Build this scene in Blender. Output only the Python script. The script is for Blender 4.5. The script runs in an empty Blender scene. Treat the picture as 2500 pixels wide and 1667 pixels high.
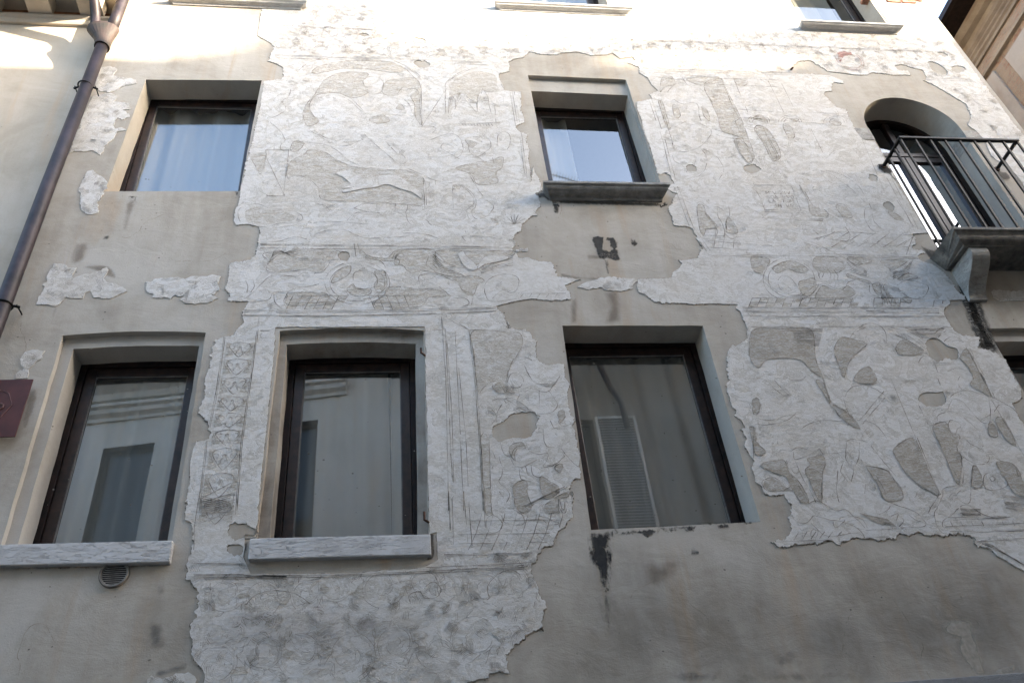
import bpy, bmesh, math, random
import numpy as np
from mathutils import Vector, Matrix
from mathutils.geometry import tessellate_polygon, delaunay_2d_cdt
random.seed(7)
C = bpy.context.scene.collection
R = math.radians
# ------------------------------------------------------------------ camera
D = 5.5                     # distance of the painted house's front (plane Y = D) from the camera
CAM = Vector((0, 0, 1.6))
YAW, PIT, ROL, F = 0.178957554, 0.663013029, -0.121902167, 2018.0
fw = Vector((math.sin(YAW)*math.cos(PIT), math.cos(YAW)*math.cos(PIT), math.sin(PIT)))
r0 = Vector((math.cos(YAW), -math.sin(YAW), 0)); u0 = r0.cross(fw)
rt = r0*math.cos(ROL) + u0*math.sin(ROL); up = -r0*math.sin(ROL) + u0*math.cos(ROL)
cd = bpy.data.cameras.new('camera'); cam = bpy.data.objects.new('camera', cd); C.objects.link(cam)
M3 = Matrix((rt, up, -fw)).transposed()
cam.matrix_world = Matrix.Translation(CAM) @ M3.to_4x4()
cd.sensor_width = 36; cd.lens = F/2500*36; cd.clip_end = 2000; cd.clip_start = 0.05
bpy.context.scene.camera = cam
# ------------------------------------------------------------------ light
SUN_AZ = R(60)              # from the facade's normal towards +X
SUN_EL = R(14.3)
sdir = Vector((math.sin(SUN_AZ)*math.cos(SUN_EL), -math.cos(SUN_AZ)*math.cos(SUN_EL), math.sin(SUN_EL)))
w = bpy.data.worlds.new('World'); bpy.context.scene.world = w; w.use_nodes = True
nt = w.node_tree; bg = nt.nodes['Background']; sky = nt.nodes.new('ShaderNodeTexSky')
sky.sky_type = 'NISHITA'; sky.sun_disc = False; sky.sun_elevation = SUN_EL
sky.sun_rotation = math.atan2(sdir.x, sdir.y); sky.air_density = 1.0; sky.dust_density = 2.6; sky.ozone_density = 1.0
nt.links.new(sky.outputs[0], bg.inputs[0]); bg.inputs[1].default_value = 0.15
sl = bpy.data.lights.new('sun', 'SUN'); sun = bpy.data.objects.new('sun', sl); C.objects.link(sun)
sl.energy = 2.7; sl.angle = R(0.55); sl.color = (1.0, 0.86, 0.66)
sun.rotation_euler = sdir.to_track_quat('Z', 'Y').to_euler(); sun.location = (0, 0, 30)
vs = bpy.context.scene.view_settings
vs.view_transform = 'Standard'; vs.look = 'None'; vs.gamma = 1; vs.use_curve_mapping = False; vs.exposure = 3.25
bpy.context.scene.cycles.max_bounces = 10; bpy.context.scene.cycles.diffuse_bounces = 6
bpy.context.scene.cycles.caustics_reflective = True; bpy.context.scene.cycles.sample_clamp_indirect = 6
# ------------------------------------------------------------------ measuring the photograph
def ray(px, py):
    return rt*((px-1250)/F) - up*((py-833.5)/F) + fw
def W(px, py, Y=D):
    d = ray(px, py); return CAM + d*(Y/d.y)
OFF = {'R1':(0,0),'R2':(600,0),'R3':(1200,0),'R4':(1800,0),'R5':(0,400),'R6':(600,400),'R7':(1200,400),'R8':(1800,400),
       'S1':(0,780),'S2':(600,780),'S3':(1200,780),'S4':(1800,780),'T1':(0,1200),'T2':(600,1200),'T3':(1200,1200),'T4':(1800,1200)}
K = 700/2350.0
def tr(*a):
    """list of (region, x, y, x, y ...) runs -> facade (x, z) points"""
    o = []
    for run in a:
        ox, oy = OFF[run[0]]; v = run[1:]
        for i in range(0, len(v), 2):
            p = W(ox+v[i]*K, oy+v[i+1]*K); o.append((p.x, p.z))
    return o
# ------------------------------------------------------------------ objects
def link(name, me, m=None, parent=None, label=None):
    o = bpy.data.objects.new(name, me); C.objects.link(o)
    if m: me.materials.append(m)
    if parent: o.parent = parent
    if label: o['label'] = label
    return o
def thing(name, loc, label, cat, group=None):
    o = bpy.data.objects.new(name, None); C.objects.link(o); o.location = loc
    o['label'] = label; o['category'] = cat
    if group: o['group'] = group
    ROOT[o.name] = Vector(loc)
    return o
ROOT = {}
def origin(p):
    v = Vector((0,0,0))
    while p: v += Vector(p.location); p = p.parent
    return v
class MB:
    def __init__(s): s.v = []; s.f = []; s.sm = False
    def add(s, vs, fs):
        b = len(s.v); s.v += [tuple(x) for x in vs]; s.f += [tuple(i+b for i in q) for q in fs]; return s
    def box(s, x0, x1, y0, y1, z0, z1):
        return s.add([(x0,y0,z0),(x1,y0,z0),(x1,y1,z0),(x0,y1,z0),(x0,y0,z1),(x1,y0,z1),(x1,y1,z1),(x0,y1,z1)],
                     [(0,3,2,1),(4,5,6,7),(0,1,5,4),(1,2,6,5),(2,3,7,6),(3,0,4,7)])
    def prism_x(s, prof, x0, x1, mit=0.0, y0=None):
        """profile of (y, z) swept along X; mit draws the ends in with depth"""
        n = len(prof); yb = max(p[0] for p in prof) if y0 is None else y0
        a = [(x0+mit*(0), y, z) for y, z in prof]; b = [(x1, y, z) for y, z in prof]
        s.add(a+b, [(i, (i+1) % n, n+(i+1) % n, n+i) for i in range(n)] + [tuple(range(n))[::-1], tuple(range(n, 2*n))]); return s
    def tube(s, pts, r, n=12, cap=True):
        pts = [Vector(p) for p in pts]; rr = r if isinstance(r, (list, tuple)) else [r]*len(pts)
        b = len(s.v); prev = None
        for i, p in enumerate(pts):
            t = (pts[min(i+1, len(pts)-1)]-pts[max(i-1, 0)]).normalized()
            if prev is None:
                a = t.orthogonal().normalized()
            else:
                a = (prev - t*prev.dot(t)).normalized()
            prev = a; c = t.cross(a)
            for k in range(n):
                an = 2*math.pi*k/n; s.v.append(tuple(p + (a*math.cos(an)+c*math.sin(an))*rr[i]))
        for i in range(len(pts)-1):
            for k in range(n):
                s.f.append((b+i*n+k, b+i*n+(k+1) % n, b+(i+1)*n+(k+1) % n, b+(i+1)*n+k))
        if cap:
            s.f.append(tuple(b+k for k in range(n))[::-1]); s.f.append(tuple(b+(len(pts)-1)*n+k for k in range(n)))
        return s
    def mesh(s, name, org=Vector((0,0,0)), smooth=False, bev=0):
        me = bpy.data.meshes.new(name); me.from_pydata([(x-org.x, y-org.y, z-org.z) for x, y, z in s.v], [], s.f)
        bm = bmesh.new(); bm.from_mesh(me)
        bmesh.ops.recalc_face_normals(bm, faces=bm.faces[:])
        if bev: bmesh.ops.bevel(bm, geom=[e for e in bm.edges if e.is_manifold and e.calc_face_angle(0) > .5], offset=bev, segments=2, affect='EDGES', profile=.5)
        bm.to_mesh(me); bm.free()
        if smooth:
            for p in me.polygons: p.use_smooth = True
        return me
    def build(s, name, m, parent=None, label=None, smooth=False, bev=0):
        return link(name, s.mesh(name, origin(parent), smooth, bev), m, parent, label)
# ------------------------------------------------------------------ materials
def newmat(name):
    m = bpy.data.materials.new(name); m.use_nodes = True; n = m.node_tree
    return m, n, n.nodes['Principled BSDF']
def N(n, t, **k):
    x = n.nodes.new('ShaderNode'+t)
    for a, b in k.items():
        if a in ('scale', 'detail', 'rough', 'dist'):
            x.inputs[{'scale':'Scale','detail':'Detail','rough':'Roughness','dist':'Distortion'}[a]].default_value = b
        else: setattr(x, a, b)
    return x
def ramp(n, src, stops):
    r = n.nodes.new('ShaderNodeValToRGB'); n.links.new(src, r.inputs[0]); e = r.color_ramp.elements
    while len(e) < len(stops): e.new(0.5)
    for i, (p, c) in enumerate(stops):
        e[i].position = p; e[i].color = (*c, 1) if len(c) == 3 else c
    return r.outputs[0]
def mixc(n, fac, a, b, mode='MIX'):
    x = n.nodes.new('ShaderNodeMix'); x.data_type = 'RGBA'; x.blend_type = mode
    for s, v in ((0, fac), (6, a), (7, b)):
        if hasattr(v, 'is_output'): n.links.new(v, x.inputs[s])
        else: x.inputs[s].default_value = v if s == 0 else (*v, 1)
    return x.outputs[2]
def mth(n, op, a, b=None, c=None):
    x = n.nodes.new('ShaderNodeMath'); x.operation = op
    for s, v in enumerate((a, b, c)):
        if v is None: continue
        if hasattr(v, 'is_output'): n.links.new(v, x.inputs[s])
        else: x.inputs[s].default_value = v
    return x.outputs[0]
def coords(n, sc=(1,1,1)):
    g = n.nodes.new('ShaderNodeNewGeometry'); m = n.nodes.new('ShaderNodeMapping'); m.inputs['Scale'].default_value = sc
    n.links.new(g.outputs['Position'], m.inputs[0]); return m.outputs[0]
def noise(n, co, scale, detail=4, rough=.55, dist=0):
    x = N(n, 'TexNoise', scale=scale, detail=detail, rough=rough, dist=dist); n.links.new(co, x.inputs['Vector']); return x.outputs['Fac']
def bump(n, b, h, dist, strength=1.0, prev=None):
    x = n.nodes.new('ShaderNodeBump'); x.inputs['Distance'].default_value = dist; x.inputs['Strength'].default_value = strength
    n.links.new(h, x.inputs['Height'])
    if prev: n.links.new(prev, x.inputs['Normal'])
    n.links.new(x.outputs[0], b.inputs['Normal']); return x.outputs[0]
def simple(name, col, rough=.7, var=.12, scale=8, bd=.0015, bs=60, metal=0, spec=.3, col2=None):
    m, n, b = newmat(name); co = coords(n)
    f = noise(n, co, scale, 5, .6)
    c2 = col2 or tuple(max(0, c*(1-3*var)) for c in col); c1 = tuple(c*(1+var) for c in col)
    n.links.new(ramp(n, f, [(.32, c2), (.68, c1)]), b.inputs['Base Color'])
    b.inputs['Roughness'].default_value = rough; b.inputs['Metallic'].default_value = metal; b.inputs['Specular IOR Level'].default_value = spec
    if bd: bump(n, b, noise(n, co, bs, 4, .6), bd)
    return m
def render_mat(name, c_lo, c_mid, c_hi, bumpd=.004):
    """trowelled lime render: clouds, faint run-down streaks, grit, pores"""
    m, n, b = newmat(name); co = coords(n); cs = coords(n, (3.2, 1, .35)); ch = coords(n, (.9, 1, 1.5))
    a = noise(n, co, 1.1, 6, .62, .8); s = noise(n, cs, 2.2, 5, .6, .3); h = noise(n, ch, 5, 5, .65, .6); g = noise(n, co, 90, 4, .7)
    v = mth(n, 'ADD', mth(n, 'MULTIPLY', a, .62), mth(n, 'ADD', mth(n, 'MULTIPLY', s, .23), mth(n, 'MULTIPLY', h, .15)))
    col = ramp(n, v, [(.38, c_lo), (.49, c_mid), (.61, c_hi)])
    # warm iron-brown blooms
    wm = ramp(n, noise(n, cs, 1.3, 5, .6, .5), [(.56, (0,0,0)), (.74, (1,1,1))])
    col = mixc(n, mth(n, 'MULTIPLY', wm, .6), col, tuple(x*y for x, y in zip(c_mid, (1.0, .84, .68))))
    col = mixc(n, mth(n, 'MULTIPLY', ramp(n, g, [(.3, (1,1,1)), (.5, (0,0,0))]), .16), col, tuple(x*.5 for x in c_lo))
    # scattered dark pores
    vo = n.nodes.new('ShaderNodeTexVoronoi'); vo.inputs['Scale'].default_value = 4.5; n.links.new(co, vo.inputs['Vector'])
    po = ramp(n, vo.outputs['Distance'], [(.02, (1,1,1)), (.035, (0,0,0))])
    col = mixc(n, mth(n, 'MULTIPLY', po, .55), col, tuple(x*.35 for x in c_lo))
    n.links.new(col, b.inputs['Base Color']); b.inputs['Roughness'].default_value = .9; b.inputs['Specular IOR Level'].default_value = .2
    p = bump(n, b, noise(n, ch, 3.2, 5, .6, .5), bumpd*3, .7)
    p = bump(n, b, h, bumpd*.7, .6, p)
    bump(n, b, g, bumpd*.35, .8, p)
    return m
MAT = {}
MAT['render'] = render_mat('lime_render', (.335,.296,.243), (.418,.378,.322), (.475,.440,.388))
MAT['cream'] = render_mat('cream_render', (.40,.345,.27), (.47,.41,.335), (.515,.46,.385), .002)
MAT['opp'] = render_mat('pale_render', (.58,.55,.49), (.66,.63,.57), (.70,.67,.62), .002)
MAT['opp2'] = render_mat('tan_render', (.20,.17,.13), (.27,.235,.185), (.32,.285,.235), .003)
def white_plaster():
    m, n, b = newmat('white_sgraffito_plaster'); co = coords(n); ch = coords(n, (1, 1, 1.9)); cs = coords(n, (1, 1, 1.5))
    big = noise(n, co, 1.6, 6, .65, .6); mid = noise(n, ch, 6, 6, .7, 1.2); fine = noise(n, cs, 38, 5, .7, .4)
    v = mth(n, 'ADD', mth(n, 'MULTIPLY', big, .38), mth(n, 'ADD', mth(n, 'MULTIPLY', mid, .37), mth(n, 'MULTIPLY', fine, .25)))
    col = ramp(n, v, [(.38, (.535,.492,.432)), (.46, (.60,.568,.522)), (.53, (.64,.618,.585)), (.62, (.668,.652,.628))])
    # worn-through beige flecks
    w1 = ramp(n, noise(n, ch, 10, 7, .74, 1.0), [(.52, (0,0,0)), (.60, (1,1,1))])
    w2 = ramp(n, noise(n, co, .9, 4, .6), [(.42, (0,0,0)), (.6, (1,1,1))])
    col = mixc(n, mth(n, 'MULTIPLY', mth(n, 'MULTIPLY', w1, w2), .62), col, (.46,.425,.37))
    # crisp-edged pale ground shapes between the figures, each with a scratched contour
    fg = noise(n, coords(n, (1, 1, 1.25)), 4.2, 4, .55, 1.9); fm = ramp(n, noise(n, co, 1.1, 3, .5), [(.38, (.45,.45,.45)), (.54, (1,1,1))])
    gr = ramp(n, fg, [(.528, (0,0,0)), (.537, (1,1,1)), (.62, (1,1,1)), (.63, (0,0,0))])
    sp = ramp(n, noise(n, ch, 45, 5, .75), [(.40, (.25,.25,.25)), (.55, (1,1,1))])
    col = mixc(n, mth(n, 'MULTIPLY', mth(n, 'MULTIPLY', gr, fm), mth(n, 'MULTIPLY', sp, .8)), col, (.50,.465,.41))
    ct = mth(n, 'ABSOLUTE', mth(n, 'SUBTRACT', fg, .53)); ctl = ramp(n, ct, [(.0, (1,1,1)), (.006, (0,0,0))])
    # wandering incised strokes: contour lines of warped noise, broken up by a mask
    wn = noise(n, coords(n, (1, 1, 1.5)), 3.6, 2.5, .5, 1.6)
    sn = mth(n, 'ABSOLUTE', mth(n, 'SINE', mth(n, 'MULTIPLY', wn, 70.0)))
    ln = ramp(n, sn, [(.0, (1,1,1)), (.10, (.6,.6,.6)), (.2, (0,0,0))])
    ms = ramp(n, noise(n, co, 2.6, 3, .5, .3), [(.50, (0,0,0)), (.60, (1,1,1))])
    wk = noise(n, coords(n, (1, 1, 4.5)), 9, 4, .6, .8)
    ln2 = ramp(n, mth(n, 'ABSOLUTE', mth(n, 'SUBTRACT', wk, .5)), [(.0, (1,1,1)), (.012, (0,0,0))])
    lf = mth(n, 'MAXIMUM', mth(n, 'MULTIPLY', mth(n, 'MULTIPLY', ctl, fm), .5), mth(n, 'MAXIMUM', mth(n, 'MULTIPLY', ln, mth(n, 'MULTIPLY', ms, .30)), mth(n, 'MULTIPLY', ln2, .2)))
    col = mixc(n, lf, col, (.27,.235,.19))
    n.links.new(col, b.inputs['Base Color']); b.inputs['Roughness'].default_value = .85; b.inputs['Specular IOR Level'].default_value = .25
    p = bump(n, b, mid, .0055, .8)
    p = bump(n, b, fine, .0022, .9, p)
    bump(n, b, mth(n, 'MULTIPLY', lf, -1), .004, 1, p)
    return m
MAT['white'] = white_plaster()
def tan_ground(nm='scraped_tan_ground', k=1.0):
    m, n, b = newmat(nm); ch = coords(n, (1, 1, 2.6)); co = coords(n)
    v = noise(n, ch, 11, 6, .72, .8); f = noise(n, ch, 50, 5, .75)
    col = ramp(n, mth(n, 'ADD', mth(n, 'MULTIPLY', v, .5), mth(n, 'MULTIPLY', f, .5)), [(.38, (.39,.345,.285)), (.47, (.475,.435,.375)), (.53, (.535,.50,.45)), (.58, (.61,.595,.57))])
    if k < 1: col = mixc(n, 1, col, (k, k*.985, k*.965), 'MULTIPLY')
    n.links.new(col, b.inputs['Base Color']); b.inputs['Roughness'].default_value = .95; b.inputs['Specular IOR Level'].default_value = .15
    p = bump(n, b, v, .008, .9); bump(n, b, f, .004, 1, p)
    return m
MAT['tan'] = tan_ground()
MAT['tandark'] = tan_ground('scraped_dark_ground', .84)
MAT['line'] = simple('incised_groove', (.375,.335,.285), .95, .25, 12, 0)
MAT['linered'] = simple('red_earth_trace', (.52,.35,.31), .95, .2, 20, 0)
MAT['wood'] = simple('dark_brown_wood', (.016,.008,.006), .5, .3, 14, .0008, 40, spec=.22)
MAT['wood2'] = simple('brown_wood_sash', (.026,.0115,.008), .36, .3, 14, .0008, 40, spec=.45)
MAT['gasket'] = simple('glazing_seal', (.20,.19,.18), .5, .1, 14, 0)
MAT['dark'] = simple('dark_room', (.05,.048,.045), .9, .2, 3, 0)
MAT['iron'] = simple('black_painted_iron', (.006,.0065,.007), .5, .3, 20, .0006, 90, spec=.25)
MAT['rust'] = simple('rusty_iron', (.075,.035,.022), .8, .4, 40, .001, 90)
MAT['pipe'] = simple('brown_copper_pipe', (.034,.023,.027), .52, .25, 6, .0006, 50, metal=.15, spec=.45)
MAT['hopper'] = simple('weathered_copper', (.050,.032,.029), .55, .3, 9, .001, 50, metal=.05, col2=(.036,.034,.028))
MAT['sign'] = simple('maroon_plate', (.092,.026,.021), .45, .12, 5, .0003, 100)
MAT['signline'] = simple('maroon_edge', (.20,.10,.09), .5, .12, 5, 0)
MAT['vent'] = simple('beige_plastic', (.20,.185,.165), .5, .15, 20, 0)
MAT['black'] = simple('deep_black', (.006,.006,.006), .9, .1, 5, 0)
def stone(name, c, lo, crack=.5, sx=1.0):
    m, n, b = newmat(name); ch = coords(n, (.55*sx, 1, 3.5)); co = coords(n)
    v = noise(n, co, 7, 6, .65); col = ramp(n, v, [(.3, lo), (.62, c)])
    k = noise(n, ch, 14, 5, .65, .5)
    ln = ramp(n, mth(n, 'ABSOLUTE', mth(n, 'SUBTRACT', k, .5)), [(.0, (1,1,1)), (.022, (0,0,0))])
    col = mixc(n, mth(n, 'MULTIPLY', ln, crack), col, tuple(x*.33 for x in lo))
    n.links.new(col, b.inputs['Base Color']); b.inputs['Roughness'].default_value = .75
    p = bump(n, b, mth(n, 'MULTIPLY', ln, -1), .004); bump(n, b, noise(n, co, 60, 4, .7), .0015, 1, p)
    return m
MAT['sill'] = stone('pale_sill_stone', (.56,.55,.54), (.47,.455,.44), .28)
MAT['sillgrey'] = stone('grey_sill_stone', (.34,.33,.31), (.17,.16,.145), .3)
MAT['slab'] = stone('blackened_balcony_stone', (.23,.215,.19), (.05,.047,.042), .35)
MAT['corbel'] = stone('corbel_stone', (.42,.41,.385), (.24,.225,.2), .3)
MAT['plint'] = stone('bluish_band_stone', (.24,.25,.26), (.17,.17,.175), .2)
def glass(name, lo, hi, tint=(.93,.96,1.0), trans=(.66,.67,.645)):
    """coated double glazing: reflection rises with the viewing angle, the rest is seen through"""
    m = bpy.data.materials.new(name); m.use_nodes = True; n = m.node_tree
    for x in list(n.nodes): n.nodes.remove(x)
    o = n.nodes.new('ShaderNodeOutputMaterial'); mx = n.nodes.new('ShaderNodeMixShader')
    g = n.nodes.new('ShaderNodeBsdfGlossy'); g.inputs['Roughness'].default_value = .004; g.inputs['Color'].default_value = (*tint, 1)
    t = n.nodes.new('ShaderNodeBsdfTransparent'); t.inputs['Color'].default_value = (*trans, 1)
    lw = n.nodes.new('ShaderNodeLayerWeight'); lw.inputs['Blend'].default_value = .5
    f = n.nodes.new('ShaderNodeMapRange'); f.inputs[1].default_value = .1; f.inputs[2].default_value = .8; f.inputs[3].default_value = lo; f.inputs[4].default_value = hi
    n.links.new(lw.outputs['Facing'], f.inputs[0])
    bp = n.nodes.new('ShaderNodeBump'); bp.inputs['Distance'].default_value = .0012; bp.inputs['Strength'].default_value = .35
    n.links.new(noise(n, coords(n), 1.7, 1, .4), bp.inputs['Height']); n.links.new(bp.outputs[0], g.inputs['Normal'])
    n.links.new(f.outputs[0], mx.inputs[0]); n.links.new(t.outputs[0], mx.inputs[1]); n.links.new(g.outputs[0], mx.inputs[2]); n.links.new(mx.outputs[0], o.inputs[0])
    return m
MAT['glass'] = glass('window_glass', .175, .20)
MAT['glassdoor'] = glass('balcony_door_glass', .35, .8)
def cloth():
    m, n, b = newmat('sheer_white_curtain')
    for x in (b,): n.nodes.remove(x)
    d = n.nodes.new('ShaderNodeBsdfDiffuse'); d.inputs[0].default_value = (.82,.81,.78,1)
    t = n.nodes.new('ShaderNodeBsdfTranslucent'); t.inputs[0].default_value = (.6,.6,.58,1)
    tp = n.nodes.new('ShaderNodeBsdfTransparent'); a = n.nodes.new('ShaderNodeMixShader'); a.inputs[0].default_value = .35
    c = n.nodes.new('ShaderNodeMixShader'); c.inputs[0].default_value = .25
    n.links.new(d.outputs[0], a.inputs[1]); n.links.new(t.outputs[0], a.inputs[2]); n.links.new(a.outputs[0], c.inputs[1]); n.links.new(tp.outputs[0], c.inputs[2])
    n.links.new(c.outputs[0], n.nodes['Material Output'].inputs[0]); return m
MAT['cloth'] = cloth()
def stain_mat(name, col, thr=.5, soft=.16, scale=22, sx=1, sz=1, maxa=1.0, amp=1.0):
    m, n, b = newmat(name); at = n.nodes.new('ShaderNodeAttribute'); at.attribute_name = 'cover'
    ns = noise(n, coords(n, (sx, 1, sz)), scale, 6, .68, .4)
    v = mth(n, 'ADD', at.outputs['Fac'], mth(n, 'MULTIPLY', mth(n, 'SUBTRACT', ns, .5), amp))
    a = n.nodes.new('ShaderNodeMapRange'); a.interpolation_type = 'SMOOTHSTEP'
    a.inputs[1].default_value = thr-soft; a.inputs[2].default_value = thr+soft; a.inputs[4].default_value = maxa; n.links.new(v, a.inputs[0])
    z = ramp(n, at.outputs['Fac'], [(0, (0,0,0)), (.06, (1,1,1))])
    n.links.new(mth(n, 'MULTIPLY', a.outputs[0], z), b.inputs['Alpha'])
    n.links.new(ramp(n, noise(n, coords(n), 30, 4), [(.3, tuple(x*.6 for x in col)), (.7, col)]), b.inputs['Base Color'])
    b.inputs['Roughness'].default_value = .95; b.inputs['Specular IOR Level'].default_value = .1
    return m
MAT['soot'] = stain_mat('black_mould', (.055,.053,.052), .36, .34, 17, 1, .55, .93, 3.0)
MAT['sootsoft'] = stain_mat('grey_soot', (.10,.095,.09), .5, .34, 18, 1, .5, .7, 1.6)
MAT['damp'] = stain_mat('brown_damp', (.23,.165,.115), .6, .4, 9, 1, .5, .42)
MAT['dampgrey'] = stain_mat('grey_damp', (.17,.16,.15), .55, .35, 9, 1, 1, .5)
MAT['greypatch'] = stain_mat('filled_render', (.36,.34,.305), .32, .06, 30, 1, 1, 1.0)
MAT['pale'] = stain_mat('pale_repair', (.64,.585,.50), .4, .3, 14, 1, 1, .55, 1.5)
MAT['redt'] = stain_mat('red_pigment', (.48,.25,.21), .5, .3, 30, 1, 1, .6, 2.0)
MAT['faint'] = stain_mat('faint_grey_dirt', (.20,.19,.185), .55, .5, 5, 1, 1, .26, .9)
MAT['fineline'] = simple('fine_groove', (.43,.39,.34), .95, .15, 12, 0)
MAT['sootcrisp'] = stain_mat('black_mark', (.085,.08,.075), .46, .34, 30, 1, .8, .85, 2.4)
MAT['lowshade'] = stain_mat('painted_low_shade', (.165,.15,.132), .55, .6, 1.6, 1, .8, .34, 2.0)  # soft dark tint that paints shade onto the low wall
MAT['rim'] = simple('brown_broken_edge', (.30,.255,.205), .95, .3, 25, 0)
MAT['brown'] = stain_mat('worn_brown', (.31,.27,.235), .62, .5, 20, 1, 1, .36, 1.6)
MAT['wash'] = stain_mat('white_limewash', (.62,.64,.66), .45, .12, 20, 1, 1, .8)
# ------------------------------------------------------------------ flat shapes on the wall
def smooth(p, closed=True, step=.03):
    """Catmull-Rom through the traced points"""
    n = len(p); o = []
    rng = range(n) if closed else range(n-1)
    for i in rng:
        q = [p[(i+k) % n] if closed else p[min(max(i+k, 0), n-1)] for k in (-1, 0, 1, 2)]
        d = math.dist(q[1], q[2]); m = max(1, int(d/step))
        for j in range(m):
            t = j/m; o.append(tuple(.5*((2*q[1][a]) + (-q[0][a]+q[2][a])*t + (2*q[0][a]-5*q[1][a]+4*q[2][a]-q[3][a])*t*t + (-q[0][a]+3*q[1][a]-3*q[2][a]+q[3][a])*t**3) for a in (0, 1)))
    if not closed: o.append(tuple(p[-1]))
    return o
def jag(p, step=.016, amp=.008, seed=1, closed=True):
    """broken plaster edge: resample and displace with several octaves"""
    rn = random.Random(seed); o = []; n = len(p); s = 0; ph = [rn.uniform(0, 6.3) for _ in range(8)]
    for i in range(n if closed else n-1):
        a, b = p[i], p[(i+1) % n]; d = math.dist(a, b)
        if d < 1e-6: continue
        m = max(1, int(d/step)); nx, nz = -(b[1]-a[1])/d, (b[0]-a[0])/d
        for j in range(m):
            t = j/m; q = s+d*t
            v = (math.sin(q*9+ph[0])+math.sin(q*23+ph[1])*.8+abs(math.sin(q*38+ph[2]))*1.2+math.sin(q*71+ph[3])*.5)*.45*amp + rn.uniform(-1, 1)*amp*.8 + (abs(math.sin(q*120+ph[4]))-.5)*amp*.5
            v *= .95+.85*math.sin(q*2.3+ph[5])*math.sin(q*5.9+ph[6])
            if i == 0 and j == 0: v = 0
            o.append((a[0]+(b[0]-a[0])*t+nx*v, a[1]+(b[1]-a[1])*t+nz*v))
        s += d
    return o
def inside(P, x, z):
    """even-odd test, all points against all edges in one sweep per edge"""
    P = np.asarray(P, float); x = np.asarray(x, float); z = np.asarray(z, float); c = np.zeros(x.shape, bool)
    xf, zf_, cf = x.ravel(), z.ravel(), c.ravel()
    od = np.argsort(zf_); zs_ = zf_[od]; xs_ = xf[od]; cs_ = np.zeros(len(od), bool)
    for (a, b), (e, f) in zip(P, np.roll(P, -1, 0)):
        if b == f: continue
        lo, hi = (b, f) if b < f else (f, b)
        i, j = np.searchsorted(zs_, lo, 'left'), np.searchsorted(zs_, hi, 'left')
        if i < j: cs_[i:j] ^= xs_[i:j] < (e-a)*(zs_[i:j]-b)/(f-b)+a
    cf = np.zeros(len(od), bool); cf[od] = cs_; return cf.reshape(x.shape)
def fill(loops):
    """robust triangulation of crooked outlines: constrained Delaunay, then keep triangles inside the outer loop and outside the holes"""
    co = []; ed = []
    for l in loops:
        b = len(co); n = len(l); co += [Vector(q) for q in l]; ed += [(b+i, b+(i+1) % n) for i in range(n)]
    V, _, Fc = delaunay_2d_cdt(co, ed, [], 0, 1e-6)[:3]
    if not Fc: return [], []
    va = np.array([(v.x, v.y) for v in V]); fa = np.array([list(f) for f in Fc])
    c = va[fa].mean(1); k = inside(loops[0], c[:, 0], c[:, 1])
    for h in loops[1:]: k &= ~inside(h, c[:, 0], c[:, 1])
    fa = fa[k]; p = va[fa]; ar = (p[:,1,0]-p[:,0,0])*(p[:,2,1]-p[:,0,1])-(p[:,2,0]-p[:,0,0])*(p[:,1,1]-p[:,0,1])
    fa[ar < 0] = fa[ar < 0][:, [0, 2, 1]]
    return [tuple(v) for v in va], [tuple(int(i) for i in f) for f in fa]
def poly_mesh(name, loops, y, m, parent, thick=0, label=None):
    """flat sheet of (x,z) loops (first outer, rest holes) facing -Y, optional edge back to y+thick"""
    org = origin(parent); flat, Fc = fill(loops)
    V = [(a-org.x, y-org.y, b-org.z) for a, b in flat]
    if thick:
        for l in loops:
            n = len(l); k = len(V)
            V += [(a-org.x, y-org.y, b-org.z) for a, b in l]+[(a-org.x, y-org.y+thick, b-org.z) for a, b in l]
            Fc += [(k+i, k+(i+1) % n, k+n+(i+1) % n, k+n+i) for i in range(n)]
    me = bpy.data.meshes.new(name); me.from_pydata(V, [], Fc)
    return link(name, me, m, parent, label)
def ribbon_mesh(lines, y, wd, clip=None, gap=.05, seed=3, holes=()):
    rn = random.Random(seed); V = []; Fc = []
    lines = [np.array(l) for l in lines if len(l) > 1]; al = np.concatenate(lines); okall = np.ones(len(al), bool); k0 = 0
    if clip is not None:
        okall = inside(clip, al[:, 0], al[:, 1])
        for h in holes: okall &= ~inside(h, al[:, 0], al[:, 1])
    for a in lines:
        ok = okall[k0:k0+len(a)]; k0 += len(a)
        t = np.gradient(a, axis=0); ln = np.hypot(t[:, 0], t[:, 1])+1e-9; nn = np.stack([-t[:, 1]/ln, t[:, 0]/ln], 1)
        ph = rn.uniform(0, 6); b = len(V); skip = 0
        for i in range(len(a)):
            wv = wd*.5*(.75+.35*math.sin(i*.6+ph)+rn.uniform(-.2, .2))
            V.append((a[i, 0]+nn[i, 0]*wv, y, a[i, 1]+nn[i, 1]*wv)); V.append((a[i, 0]-nn[i, 0]*wv, y, a[i, 1]-nn[i, 1]*wv))
        for i in range(len(a)-1):
            if skip > 0: skip -= 1; continue
            if rn.random() < gap: skip = rn.randint(1, 3)
            if ok[i] and ok[i+1]: Fc.append((b+2*i, b+2*i+1, b+2*i+3, b+2*i+2))
    return V, Fc
def ribbons(name, lines, y, wd, m, parent, clip=None, gap=.05, holes=(), label=None, kind=None):
    V, Fc = ribbon_mesh(lines, y, wd, clip, gap, holes=holes); org = origin(parent)
    me = bpy.data.meshes.new(name); me.from_pydata([(a-org.x, b-org.y, c-org.z) for a, b, c in V], [], Fc)
    o = link(name, me, m, parent, label)
    if kind: o['kind'] = kind
    return o
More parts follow.
